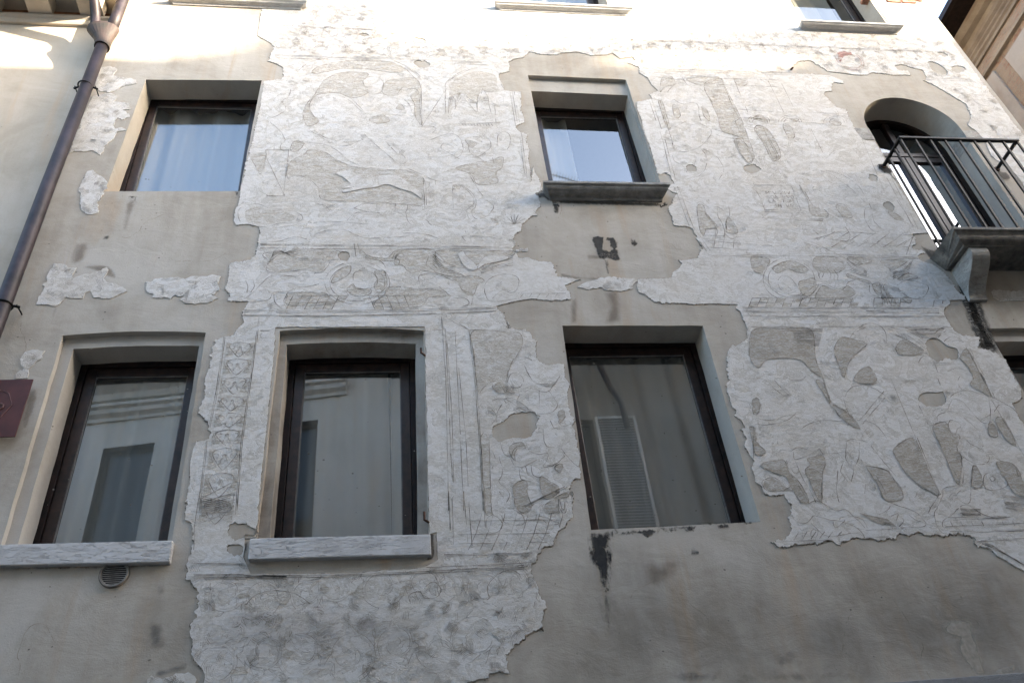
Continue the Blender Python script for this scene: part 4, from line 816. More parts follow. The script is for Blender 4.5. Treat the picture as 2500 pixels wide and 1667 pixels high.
# ---- procedural scrollwork for the foliage bands
rs = random.Random(99)
def scroll(cx, cz, r, turns=1.6, d=1, a0=0, leaves=7):
    n = int(16*turns)+8; p = []
    for i in range(n+1):
        t = i/n; a = a0+d*t*turns*2*math.pi; q = r*(1-.86*t); p.append((cx+q*math.cos(a), cz+q*math.sin(a)))
    LP.append(wob(p, False, .0015)); LP.append(wob([(cx+(x-cx)*.86, cz+(z-cz)*.86) for x, z in p[:n*3//4]], False, .0015))
    for k in range(leaves):
        i = int(n*.6*k/leaves); x, z = p[i]; a = a0+d*(i/n)*turns*2*math.pi+d*.9; ln = r*rs.uniform(.35, .6)
        for s in (-.22, .22): LP.append(wob([(x, z), (x+ln*.55*math.cos(a+s), z+ln*.55*math.sin(a+s)), (x+ln*math.cos(a+d*.25), z+ln*math.sin(a+d*.25))], False, .001))
def hatch(cx, cz, r, n=9):
    a0 = rs.uniform(0, 6.3)
    for k in range(n):
        q = r*(.35+.65*k/n); LP.append(wob([(cx+q*math.cos(a0+t*.5), cz+q*math.sin(a0+t*.5)) for t in range(4)], False, .001))
def band(x0, x1, z0, z1, r, dens=1.0):
    x = x0; k = 0
    while x < x1:
        rr = r*rs.uniform(.8, 1.15); cz = (z0+z1)/2+rs.uniform(-.1, .1)*(z1-z0); scroll(x, cz, rr, rs.uniform(1.3, 1.9), 1 if k % 2 else -1, rs.uniform(0, 6.3)); hatch(x+rr, z0+(z1-z0)*rs.uniform(.15, .85), rr*.6); hatch(x+rr*.6, z1-(z1-z0)*.15, rr*.4, 6); hatch(x+rr*.6, z0+(z1-z0)*.15, rr*.4, 6)
        TANC.append((x+rr*.9, cz+rs.uniform(-.5, .5)*rr, rr*.28)); x += rr*rs.uniform(1.5, 1.9)/dens; k += 1
TANC = []
def strokes(x0, x1, z0, z1, n, ln):
    """loose tool marks: short curved parallel strokes, as on wings, manes and grass"""
    for _ in range(n):
        x, z, a, c = rs.uniform(x0, x1), rs.uniform(z0, z1), rs.uniform(0, 6.3), rs.uniform(-2.5, 2.5)
        for k in range(rs.randint(3, 7)):
            q = []; aa = a; px_, pz_ = x+k*.011*math.sin(a), z-k*.011*math.cos(a)
            for t in range(6): q.append((px_, pz_)); px_ += ln/6*math.cos(aa); pz_ += ln/6*math.sin(aa); aa += c*.12
            LP.append(wob(q, False, .0008))
strokes(-1.2, 1.3, 6.3, 9.8, 110, .09); strokes(2.9, 5.6, 6.4, 9.8, 110, .08); strokes(3.2, 6.0, 4.3, 6.1, 80, .09); strokes(.3, 1.5, 4.2, 6.0, 30, .07); strokes(-1.5, 1.2, 2.9, 4.1, 90, .08); strokes(-1.3, 7.2, 10.1, 11.3, 130, .09)
band(-1.2, 7.2, 10.15, 10.5, .16); band(-1.1, 7.2, 10.5, 10.8, .15); band(-1.0, 7.3, 10.8, 11.3, .17); band(-1.7, 1.1, 3.6, 4.05, .15); band(-1.65, 1.0, 3.2, 3.65, .16); band(-1.6, .8, 2.8, 3.25, .17); band(7.0, 7.4, 8.2, 9.8, .16); band(6.9, 7.4, 9.4, 10.0, .18)
for zz in (10.72, 10.70, 10.12, 10.10, 10.06): L.append(straight((-1.3, zz), (7.3, zz+.03), .003))
# candelabra ornament climbing the strip left of the lower middle window
def strip_x(z):
    a = W(1848*K, 780+150*K); b = W(1600*K, 1200+260*K); t = (a.z-z)/(a.z-b.z); c = W(2115*K, 780+100*K); e = W(1925*K, 1200+260*K); u = (c.z-z)/(c.z-e.z)
    return a.x+(b.x-a.x)*t, c.x+(e.x-c.x)*u
z = 5.98
while z > 4.45:
    xa, xb = strip_x(z); cx = (xa+xb)/2; hw = (xb-xa)/2-.015; h = rs.uniform(.13, .2)
    for d in (-1, 1):
        scroll(cx+d*hw*.5, z-h*.4, min(hw*.5, h*.45), 1.3, d, 1.57+d*1.2, 4)
        L.append(wob([(cx, z), (cx+d*hw*.75, z-h*.2), (cx+d*hw*.3, z-h*.8), (cx, z-h)], False, .0012))
        TAN.append([(cx+d*hw*.98, z), (cx+d*hw*.55, z-.01), (cx+d*hw*.75, z-h*.3), (cx+d*hw*.4, z-h*.85), (cx+d*hw*.95, z-h*.95)][::(1 if d < 0 else -1)])
    z -= h+.02
S(('T1',1650,60,1900,-70)); S(('T1',1650,60,1660,200,1740,230,1900,150,1920,20))
for i in range(8): S(('T1',1650+i*4,40+i*20,1900,100+i*10)); S(('T1',1900-i*4,20+i*16,1660,90+i*16))
G(('T2',0,930,80,852,200,815,330,820,450,862,530,925)); G(('T2',1350,920,1340,850,1430,820,1460,870,1560,870,1600,800,1540,740,1470,780)); G(('T2',1850,900,1900,870,1990,880,1980,780,2040,700,2130,650,2220,660,2260,720))
# build the drawing
GX0, GZ0, GS = -3.4, 2.0, .006
gx = GX0+np.arange(1850)*GS; gz = GZ0+np.arange(1850)*GS; GXX, GZZ = np.meshgrid(gx, gz)
MASK = inside(M_out, GXX, GZZ)
for h in HOLES:
    a = np.array(h); i0, j0 = ((a.min(0)-(GX0, GZ0))/GS).astype(int)-1; i1, j1 = ((a.max(0)-(GX0, GZ0))/GS).astype(int)+2
    MASK[j0:j1, i0:i1] &= ~inside(h, GXX[j0:j1, i0:i1], GZZ[j0:j1, i0:i1])
def okpoly(p):
    a = ((np.array(p)-(GX0, GZ0))/GS).astype(int)
    return bool((a >= 0).all() and (a < 1850).all() and MASK[a[:, 1], a[:, 0]].all())
poly_n = []
def sheets(polys, y, name, m):
    for k, p in enumerate(polys):
        if not okpoly(p):      # pull back inside the sheet
            c = np.mean(p, 0); q = None
            for s in (.93, .86, .78, .68):
                c2 = [tuple(c+(np.array(a)-c)*s) for a in p]
                if okpoly(c2): q = c2; break
            if q is None: continue
            p = q
        poly_n.append(1)
        poly_mesh(name, [p], y-(len(poly_n))*.000011, m, plaster)
for cx, cz, r in TANC:
    TAN.append([(cx+r*(1+.4*math.sin(3*a+cx*9))*math.cos(a), cz+r*.8*(1+.4*math.sin(2*a+cx*5))*math.sin(a)) for a in [i/14*2*math.pi for i in range(14)]])
TDARK += [False]*(len(TAN)-len(TDARK))
sheets([t for t, d in zip(TAN, TDARK) if not d], YT, 'scraped_ground', MAT['tan']); sheets([t for t, d in zip(TAN, TDARK) if d], YT, 'scraped_ground', MAT['tandark'])
sheets(ISLND, YI, 'white_figure', MAT['white'])
ribbons('incised_lines', L, YL, .0052, MAT['line'], plaster, M_out, .035, HOLES, kind='stuff')
ribbons('broken_edge', [M_out+[M_out[0]]], YM-.0006, .0035, MAT['rim'], plaster, None, .6)
ribbons('broken_edge', [h+[h[0]] for h in HOLES], D-.0012, .010, MAT['rim'], plaster, None, .6)
ribbons('broken_edge_base', [[(x+random.uniform(-.002, .002), z-.007+random.uniform(-.004, .004)) for x, z in M_out]], D-.0016, .008, MAT['rim'], plaster, None, .45)
for ip in isl:
    a_ = np.array(ip); LP2 = LP; LP = []; strokes(a_[:, 0].min(), a_[:, 0].max(), a_[:, 1].min(), a_[:, 1].max(), 14+int(60*np.ptp(a_[:, 0])*np.ptp(a_[:, 1])), .07)
    ribbons('incised_lines', LP, D-.0072, .004, MAT['fineline'], house, ip, .1, (), kind='stuff'); LP = LP2
ribbons('fine_incised_lines', LP, YL, .0034, MAT['fineline'], plaster, M_out, .16, HOLES, kind='stuff')
ribbons('carved_inscription', LET, YL-.0004, .006, MAT['line'], plaster, M_out, .02)
# ------------------------------------------------------------------ stains, patches
YS = D-.0022; YS2 = YM-.0054
def st(m, name, *a, y=YS, f=.05, s=.02, lab=None, holes=()): return stain(name, smooth(tr(*a), True, .05), y, MAT[m], house, f, s, holes, lab)
st('sootcrisp','black_mould_stain',('R7',820,600,880,590,925,605,922,660,915,700,960,718,1000,690,1030,700,1050,760,1060,800,1000,795,950,770,930,790,880,780,850,700), f=.02, s=.01, lab='black weathered mark under the upper middle window')
st('sootcrisp','black_mould_stain',('R7',930,600,1000,605,1032,640,1036,695,1000,705,968,680,965,635,935,630), f=.018, s=.01, y=YS-.0006)
st('sootcrisp','black_mould_stain',('R7',1130,615,1180,620,1205,660,1180,680,1145,660), f=.03)
st('sootsoft','soot_run',('R7',915,780,960,780,970,850,975,910,950,910,930,850), f=.03)
st('sootcrisp','black_mould_stain',('R7',485,285,530,300,560,340,550,400,535,425,515,400,500,340), f=.02)
st('soot','black_mould_stain',('R7',1370,335,1410,315,1440,340,1400,365,1380,370), f=.02)
st('sootsoft','soot_run',('R7',360,250,400,225,440,235,500,290,480,320,420,280,380,300), f=.03)
st('sootsoft','soot_run',('R7',500,290,1400,322,1390,350,1000,345,520,325), f=.03)
st('soot','black_mould_stain',('T3',785,280,800,322,995,322,1000,400,985,480,985,560,975,620,980,700,975,800,950,900,905,840,870,760,845,640,815,560,790,480,780,380), f=.07, s=.015, lab='long black streak running down from the corner of the sill-less window')
st('sootcrisp','black_mould_stain',('T3',960,320,1300,303,1600,282,1690,280,1650,340,1620,330,1560,310,1480,330,1350,330,1280,390,1230,350,1100,345,1040,350), f=.022)
st('sootcrisp','black_mould_stain',('T3',1690,272,2130,248,2200,232,2225,240,2140,262,2080,272,2000,262,1900,305,1830,280), f=.015)
st('sootsoft','soot_run',('T3',880,820,960,820,1010,960,980,1200,930,1190,900,960), f=.09)
st('sootsoft','soot_run',('T3',1620,480,1650,470,1640,340,1650,340,1665,470,1720,480,1710,520,1630,520), f=.03)
st('soot','black_mould_stain',('R8',1800,985,1905,990,1925,1060,1960,1130,2010,1300,2060,1400,2140,1560),('S4',2140,250,2000,240,1985,150,1960,60),('R8',1930,1330,1870,1150,1830,1060), f=.05, lab='broad black streak running down from the balcony bracket')
st('sootsoft','soot_run',('R8',1790,985,1940,990,2060,1250,2160,1520),('S4',2180,290,1980,250),('R8',1900,1350,1800,1080), f=.07)
st('sootsoft','soot_run',('R8',1500,660,1600,700,1660,690,1720,830,1690,870,1600,800,1560,770,1520,720), f=.05)
st('soot','black_mould_stain',('R4',1140,1350,1200,1350,1280,1420,1200,1420,1150,1390), f=.02, y=YS2)
st('sootsoft','soot_run',('R4',2110,1410,2200,1420,2240,1470,2180,1480), f=.02, y=YS2)
st('sootsoft','soot_run',('R5',1040,260,1110,255,1135,290,1090,330,1050,320), f=.035); st('sootsoft','soot_run',('R5',1910,225,1965,222,1960,290,1935,265), f=.03); st('sootsoft','soot_run',('R5',845,595,900,590,890,620,850,625), f=.02)
st('damp','damp_streak',('R5',1020,300,1140,290,1100,420,1060,560,980,560,1000,420), f=.07); st('damp','damp_streak',('R5',600,640,760,640,720,800,560,830), f=.1); st('damp','damp_streak',('R5',420,1170,500,1150,460,1300,400,1400), f=.06); st('damp','damp_streak',('R5',640,840,900,830,960,960,780,890), f=.04)
st('damp','damp_streak',('R7',900,1040,1060,1040,1090,1300,1060,1320,900,1320,940,1180), f=.09); st('damp','damp_streak',('R7',640,1090,720,1080,710,1320,640,1320), f=.06); st('damp','damp_streak',('R7',540,880,700,920,900,930,880,960,700,950,560,930), f=.03); st('damp','damp_streak',('R7',760,740,1000,745,1000,790,780,790), f=.05)
st('dampgrey','damp_patch',('T1',1180,1060,1350,1050,1390,1250,1280,1360,1190,1300), f=.1); st('damp','damp_streak',('T1',1240,720,1380,730,1380,900,1260,880), f=.08); st('damp','damp_streak',('T1',530,980,610,980,620,1050,540,1050), f=.05); st('dampgrey','damp_patch',('T1',1250,1460,1560,1380,1560,1460,1260,1540), f=.05)
st('sootsoft','soot_run',('T1',1395,400,1440,400,1440,520,1400,590,1385,560), f=.03); st('sootsoft','soot_run',('T1',0,600,1390,575,1380,620,900,640,0,650), f=.04)
st('sootsoft','soot_run',('T2',1505,325,1548,345,1540,420,1552,500,1540,550,1500,565,1470,560,1510,510), f=.012, s=.012); st('sootsoft','soot_run',('T1',1995,420,2040,385,2035,560,2010,520), f=.02)
st('pale','pale_repair',('T4',1690,1110,1730,1060,1840,1040,1920,1070,1935,1160,1980,1300,2010,1400,2050,1500,1960,1510,1880,1400,1810,1280,1820,1200,1700,1160), f=.03, lab='pale worn repair low on the right of the wall')
st('pale','pale_repair',('T4',2090,1460,2200,1400,2300,1410,2290,1500,2120,1510), f=.06)
st('dampgrey','damp_patch',('T4',250,1290,500,1280,520,1450,300,1470), f=.15); st('dampgrey','damp_patch',('T4',0,1450,900,1440,1000,1568,0,1600), f=.15); st('dampgrey','damp_patch',('T3',1400,1450,1800,1430,2200,1568,1500,1600), f=.12); st('damp','damp_streak',('T3',1180,560,1560,520,1540,760,1280,860), f=.15)
st('lowshade','painted_low_shade',('T3',200,1500,500,700,1100,420,1800,360,2350,400),('T4',500,520,1300,430,1900,440,2500,700,2700,1500,2400,1900,500,1900),('T3',1200,2000,300,1900), y=D-.0009, f=.9, s=.05)  # painted shade: bare render darkens at lower right as street light fades
# on the white layer
st('brown','worn_patch',('T2',-220,1080,-100,960,60,940,220,960,380,980,400,1050,260,1100,100,1170,-60,1160), y=YS2, f=.12); st('brown','worn_patch',('T2',470,950,620,990,640,1120,500,1130), y=YS2, f=.08); st('brown','worn_patch',('T2',840,1030,880,990,1100,990,1120,1050,1160,1120,1000,1200,900,1180,850,1100), y=YS2, f=.08); st('brown','worn_patch',('T1',1750,780,1850,760,1850,860,1760,870), y=YS2, f=.06)
st('brown','worn_patch',('T2',1420,940,1600,950,1600,1060,1430,1060), y=YS2, f=.07); st('brown','worn_patch',('T2',1380,1390,1640,1380,1600,1500,1400,1500), y=YS2, f=.08); st('brown','worn_patch',('T2',280,700,450,700,440,760,290,760), y=YS2, f=.06)
st('faint','grey_dirt',('T2',-600,1000,0,820,800,780,1500,900,1700,1200,1400,1560,-100,1600,-500,1500), y=YS2-.0006, f=.5, s=.04)
st('redt','red_trace',('T2',500,940,600,930,660,925,740,915,745,940,660,965,560,975), y=YS2-.0012, f=.04, s=.012); st('redt','red_trace',('R4',815,440,870,425,940,435,950,465,890,470,860,500,820,500), y=YS2-.0012, f=.03, s=.012, lab='red pigment mark of a worn roundel'); st('redt','red_trace',('R4',830,480,870,490,850,525,825,515), y=YS2-.0012, f=.03, s=.012)
ribbons('red_roundel', [wob(tr(('R4',)+tuple(v for i in range(21) for v in (920+r*math.cos(i/20*6.28)+i*0, 505+r*.62*math.sin(i/20*6.28)+.25*r*math.cos(i/20*6.28)))))[0:] for r in (115, 95)], YS2-.0014, .008, MAT['linered'], plaster, M_out, .12)
st('redt','red_trace',('R7',1015,930,1050,930,1045,960,1020,955), y=D-.0075, f=.02, s=.01); st('wash','limewash_edge',('S1',2310,240,2330,600,2290,1000,2255,1568,2205,1568,2240,1000,2270,600), y=YS2, f=.02) if False else None
# filled grey margin round the lower middle sill
st('greypatch','filler_edge',('T2',-10,385,60,640,900,650,1480,590,1560,560,1550,520,1500,540,600,570,20,575), y=YM-.0006, f=.02) if False else None
# hairline cracks and small chips in the bare render
rc = random.Random(5); CR = []
for x, z, a, ln in ((-2.4, 7.2, -.4, .5), (-.1, 3.3, 1.2, .3), (3.4, 3.6, .2, .9), (4.6, 3.9, -.5, .7), (2.1, 3.4, 1.4, .8), (5.6, 3.7, .3, .6), (-2.3, 3.4, 1.5, .6), (2.6, 7.2, -.2, .4), (2.0, 6.5, 1.5, .35), (-2.9, 5.9, 1.1, .5), (1.6, 7.5, 1.4, .3), (-1.9, 6.9, .1, .5), (3.0, 3.2, 1.0, .4), (4.1, 3.3, 1.6, .5)):
    q = []; 
    for k in range(int(ln/.02)): q.append((x, z)); a += rc.uniform(-.45, .45); x += .02*math.cos(a); z += .02*math.sin(a)
    CR.append(q)
ribbons('hairline_cracks', CR, D-.0015, .0026, MAT['rim'], house, None, .12, (), kind='stuff')
V = []; Fc = []
for _ in range(420):
    x, z, r_ = rc.uniform(-3, 6.5), rc.uniform(2.99, 8.2), rc.uniform(.002, .007); b = len(V); og = origin(house)
    for k in range(6): a = k/6*6.283; q = r_*rc.uniform(.6, 1.2); V.append((x+q*math.cos(a)*1.4-og.x, D-.0013-og.y, z+q*math.sin(a)-og.z))
    Fc.append(tuple(range(b, b+6)))
me = bpy.data.meshes.new('render_pits'); me.from_pydata(V, [], Fc); o = link('render_pits', me, simple('pit_shadow_mortar', (.19,.17,.145), .95, .2, 30, 0), house); o['kind'] = 'stuff'
# ------------------------------------------------------------------ downpipe
pipe = thing('downpipe', (-3.09, D-.12, 0), 'brown copper downpipe running down the joint between the cream house and the white one', 'drainpipe')
def C3(px_, py_, Y): p = W(px_, py_, Y); return (p.x, Y, p.z)
Yp = D-.12
a = C3(250, 112, Yp); xb = C3(112, 467, Yp)[0]
MB().tube([(xb-.01, Yp, .3), (xb, Yp, 6), (C3(112,467,Yp)[0], Yp, C3(112,467,Yp)[2]), (a[0], Yp, a[2])], .061, 24).build('lower_pipe', MAT['pipe'], pipe, smooth=True)
mb = MB(); mb.tube([(a[0], Yp, a[2]-.03), (a[0], Yp, a[2]+.02)], .078, 24); mb.build('collar', MAT['hopper'], pipe, smooth=False)
# joint piece that gathers the two upper pipes
z0 = a[2]+.015; mb = MB(); rings = [(z0, .074, 0), (z0+.12, .10, -.02), (z0+.26, .16, -.055), (z0+.30, .165, -.055), (z0+.31, .165, -.055)]
V = []; Fc = []
for z, rx, off in rings:
    for k in range(24): an = 2*math.pi*k/24; V.append((a[0]+off+rx*math.cos(an), Yp-.0+ (.074+.25*(rx-.074))*math.sin(an), z))
for j in range(len(rings)-1):
    for k in range(24): Fc.append((j*24+k, j*24+(k+1) % 24, (j+1)*24+(k+1) % 24, (j+1)*24+k))
Fc.append(tuple(range(96, 120)))
MB().add(V, Fc).build('hopper', MAT['hopper'], pipe, smooth=False, bev=0)
zt = z0+.30
MB().tube([(a[0]+.03, Yp, zt-.02), (a[0]+.035, Yp, zt+.3), (a[0]+.05, Yp, 13.45), (a[0]+.05, Yp-.2, 13.6)], .060, 24).build('upper_pipe', MAT['pipe'], pipe, smooth=True)
gy = D-.60
MB().tube([(a[0]-.15, Yp, zt-.02), (a[0]-.155, Yp-.005, zt+.12), (a[0]-.17, Yp-.05, zt+.24), (a[0]-.2, gy+.1, zt+.62), (a[0]-.2, gy, zt+.72), (a[0]-.2, gy-.01, zt+.95)], .052, 20).build('gutter_branch_pipe', MAT['pipe'], pipe, smooth=True)
for zc in (C3(232, 212, Yp)[2], 6.3, 3.2):
    mb = MB(); xx = a[0]-.02; t = [(xx+.067*math.cos(i/20*6.283), Yp+.067*math.sin(i/20*6.283), zc) for i in range(21)]; mb.tube(t, .008, 6, False)
    for s in (-1, 1): mb.tube([(xx+s*.072, Yp+.01, zc), (xx+s*.115, Yp+.03, zc)], [.010, .012], 8); mb.tube([(xx+s*.10, Yp, zc), (xx+s*.10, Yp+.15, zc)], .006, 6)
    mb.build('pipe_bracket', MAT['iron'], pipe)
# ------------------------------------------------------------------ sign plate
q = W(82, 926, D-.06); sg = thing('sign_plate', (q.x-.2, D-.06, 5.13), 'maroon metal plate with a thin octagon outline, fixed beside the lower left window', 'sign')
sx1, sx0, sz1, sz0 = q.x, q.x-.42, q.z, W(39, 1066, D-.06).z
mb = MB(); mb.box(sx0, sx1, D-.064, D-.055, sz0, sz1); mb.build('plate', MAT['sign'], sg, bev=.002)
oc = W(30, 986, D-.066); cx = oc.x-.17; cz = oc.z-.005
pts = [(cx+.17*math.cos(a_), D-.066, cz+.15*math.sin(a_)) for a_ in [i*math.pi/4 for i in range(8)]]
mb = MB()
for i in range(8): mb.tube([pts[i], pts[(i+1) % 8]], .0028, 5)
mb.build('octagon_outline', MAT['signline'], sg)
mb = MB(); ring_p = W(3, 992, D-.066); mb.tube([(ring_p.x-.012, D-.068, ring_p.z-.028), (ring_p.x+.014, D-.068, ring_p.z-.01), (ring_p.x+.014, D-.068, ring_p.z+.012), (ring_p.x-.012, D-.068, ring_p.z+.028)], .006, 6); mb.build('emblem_tip', MAT['signline'], sg)
mb = MB()
for x in (sx0+.06, sx1-.06): mb.box(x-.01, x+.01, D-.056, D+.01, (sz0+sz1)/2-.01, (sz0+sz1)/2+.01)
mb.build('stand_off', MAT['rust'], sg)
st('brown','soot_run',('S1',240,560,300,560,320,640,300,720,260,800,230,900,170,900,190,760,220,640), f=.03)
# ------------------------------------------------------------------ round vent
vc = W(278.5, 1400, D-.012); vr = .086
vent = thing('round_vent', (vc.x, D, vc.z), 'small round louvred vent cover under the lower left window sill', 'vent')
mb = MB(); nn = 40; V = []; prof = [(vr+.010, D+.002), (vr+.010, D-.014), (vr+.004, D-.022), (vr-.006, D-.020), (vr-.010, D-.010), (vr-.010, D+.002)]
for k in range(nn):
    an = 2*math.pi*k/nn
    for r_, y_ in prof: V.append((vc.x+r_*math.cos(an), y_, vc.z+r_*math.sin(an)))
m_ = len(prof); mb.add(V, [(k*m_+j, k*m_+j+1, ((k+1) % nn)*m_+j+1, ((k+1) % nn)*m_+j) for k in range(nn) for j in range(m_-1)]); mb.build('ring', MAT['vent'], vent, smooth=False)
mb = MB(); mb.add([(vc.x+(vr-.008)*math.cos(2*math.pi*k/nn), D-.002, vc.z+(vr-.008)*math.sin(2*math.pi*k/nn)) for k in range(nn)], [tuple(range(nn))]); mb.build('dark_opening', MAT['black'], vent)
for k in range(11):
    z = vc.z-vr+.016+k*(2*vr-.032)/10; hw = math.sqrt(max(0, (vr-.009)**2-(z-vc.z)**2))
    mb = MB(); mb.add([(vc.x-hw, D-.016, z-.0045), (vc.x+hw, D-.016, z-.0045), (vc.x+hw, D-.016, z+.001), (vc.x-hw, D-.016, z+.001), (vc.x-hw, D-.003, z+.002), (vc.x+hw, D-.003, z+.002), (vc.x+hw, D-.003, z+.0075), (vc.x-hw, D-.003, z+.0075)], [(0,1,2,3),(4,7,6,5),(3,2,6,7),(0,4,5,1),(0,3,7,4),(1,5,6,2)]); mb.build('slat', MAT['vent'], vent)
# ------------------------------------------------------------------ cream house on the left
LW = D+.10
lh = thing('cream_house', (-7, LW, 0), 'cream rendered house at the left edge with a bracketed eave', 'house')
mb = MB(); mb.box(-45, HX0-.003, LW, LW+9, 0, 10.95); mb.build('wall', MAT['cream'], lh)
ze = W(60, 62, LW).z
mb = MB()
mb.prism_x([(LW+.02, ze), (LW-.035, ze), (LW-.05, ze+.03), (LW-.05, ze+.075), (LW-.075, ze+.10), (LW-.075, ze+.125), (LW+.02, ze+.125)], -14, HX0-.02); mb.build('bed_moulding', MAT['cream'], lh, bev=.003)
EY = LW-.80; zs = ze+.34
mb = MB(); mb.box(-14, HX0-.02, EY+.10, LW+.02, zs, zs+.06); mb.build('soffit', MAT['cream'], lh)
mb = MB(); mb.prism_x([(EY+.10, zs-.10), (EY+.10, zs+.10), (EY-.08, zs+.16), (EY-.08, zs+.11), (EY-.03, zs+.06), (EY+.02, zs+.02), (EY+.04, zs-.05), (EY+.05, zs-.10)], -14, HX0-.02); mb.build('cornice_moulding', MAT['cream'], lh, bev=.003)
mx0, mx1 = W(60, 41, LW-.1).x, W(120, 41, LW-.1).x; mwd = mx1-mx0
mpr = [(LW-.05, ze+.14), (LW-.20, ze+.15), (LW-.5, ze+.19), (LW-.66, ze+.22), (LW-.66, zs-.004), (LW-.05, zs-.004)]
mb = MB(); mb.prism_x(mpr, 0, mwd); mme = mb.mesh('modillion', bev=.004); mme.materials.append(MAT['cream'])
sp = W(190, 41, LW-.1).x-mx0; og = origin(lh)
k = 1
while mx0+sp*k > -13.5:
    o = bpy.data.objects.new('modillion', mme); C.objects.link(o); o.parent = lh; o.location = (mx0+sp*k-og.x, -og.y, -og.z); k -= 1
mb = MB(); gp = [(EY-.05+.075*math.cos(a_), zs+.22+.075*math.sin(a_)) for a_ in [math.pi+i*math.pi/8 for i in range(9)]]; gp2 = [(EY-.05+.068*math.cos(a_), zs+.22+.068*math.sin(a_)) for a_ in [2*math.pi-i*math.pi/8 for i in range(9)]]
mb.prism_x(gp+gp2, -14, HX0-.0); mb.build('gutter', MAT['pipe'], lh)
mb = MB(); mb.add([(-14, EY-.06, zs+.22), (HX0-.02, EY-.06, zs+.22), (HX0-.02, LW+4.5, zs+1.9), (-14, LW+4.5, zs+1.9), (-14, LW+9, zs+.4), (HX0-.02, LW+9, zs+.4)], [(0, 1, 2, 3), (3, 2, 5, 4)]); mb.build('roof', simple('clay_roof', (.30,.16,.10), .9, .2, 4, .01, 20), lh)
# ------------------------------------------------------------------ brick and stone house beyond the alley
rh = thing('brick_house', (9.5, 9, 0), 'brick and stone house at the top right corner with a heavy moulded cornice', 'house')
RX = 9.5
def br_mat():
    m, n, b = newmat('weathered_brickwork'); g = n.nodes.new('ShaderNodeNewGeometry'); s = n.nodes.new('ShaderNodeSeparateXYZ'); n.links.new(g.outputs['Position'], s.inputs[0])
    c = n.nodes.new('ShaderNodeCombineXYZ'); n.links.new(s.outputs['Y'], c.inputs[0]); n.links.new(s.outputs['Z'], c.inputs[1])
    bk = n.nodes.new('ShaderNodeTexBrick'); n.links.new(c.outputs[0], bk.inputs['Vector']); bk.inputs['Scale'].default_value = 1
    bk.inputs['Brick Width'].default_value = .24; bk.inputs['Row Height'].default_value = .068; bk.inputs['Mortar Size'].default_value = .007
    bk.inputs['Color1'].default_value = (.24,.135,.10,1); bk.inputs['Color2'].default_value = (.31,.215,.165,1); bk.inputs['Mortar'].default_value = (.25,.22,.185,1)
    co = coords(n); f = ramp(n, noise(n, co, 3, 6, .7, .6), [(.42, (0,0,0)), (.56, (1,1,1))])
    col = mixc(n, mth(n, 'MULTIPLY', f, .75), bk.outputs['Color'], (.31,.26,.21)); n.links.new(col, b.inputs['Base Color']); b.inputs['Roughness'].default_value = .9
    p = bump(n, b, mth(n, 'MULTIPLY', bk.outputs['Fac'], -1), .01); bump(n, b, noise(n, co, 14, 6, .7), .02, 1, p); return m
MAT['brickwall'] = br_mat(); MAT['rstone'] = render_mat('ochre_cornice_stone', (.13,.105,.085), (.225,.185,.15), (.30,.26,.215), .008); MAT['rplaster'] = render_mat('pinkish_render', (.27,.24,.22), (.335,.305,.285), (.38,.35,.33), .005)
mb = MB(); mb.box(RX, RX+45, D+.1, D+16, 0, 13.5); mb.build('brick_wall', MAT['brickwall'], rh)
def run_y(mb, prof, y0, y1):
    n = len(prof); return mb.add([(x, y0, z) for x, z in prof]+[(x, y1, z) for x, z in prof], [(i, (i+1) % n, n+(i+1) % n, n+i) for i in range(n)]+[tuple(range(n)), tuple(range(n, 2*n))[::-1]])
mb = MB()
P = [(RX+.01, 12.70), (RX-.04, 12.70), (RX-.04, 12.76), (RX-.07, 12.79), (RX-.07, 12.83), (RX-.10, 12.86), (RX-.10, 12.89), (RX-.14, 12.93), (RX-.14, 13.0), (RX-.09, 13.02), (RX-.09, 13.14), (RX-.18, 13.17), (RX-.24, 13.24), (RX-.24, 13.30), (RX+.01, 13.30)]
run_y(mb, P, D-.1, D+16); mb.build('cornice', MAT['rstone'], rh)
mb = MB(); run_y(mb, [(RX+.01, 13.305), (RX-.55, 13.30), (RX-.66, 13.27), (RX-.66, 13.37), (RX+.5, 13.7), (RX+.5, 13.305)], D-.2, D+16); mb.build('eave', MAT['wood'], rh)
# plastered panels between brick piers
for y0, y1, z0, z1 in ((5.7, 6.45, 9.2, 12.25), (6.72, 9.2, 6, 12.32), (9.6, 12.5, 6, 12.32)):
    mb = MB(); mb.box(RX-.045, RX+.01, y0, y1, z0, z1); mb.build('plaster_panel', MAT['rplaster'], rh, bev=.008)
mb = MB(); mb.box(RX-.07, RX+.01, D+.1, 12.6, 12.40, 12.46); mb.build('panel_head', MAT['rstone'], rh, bev=.005)
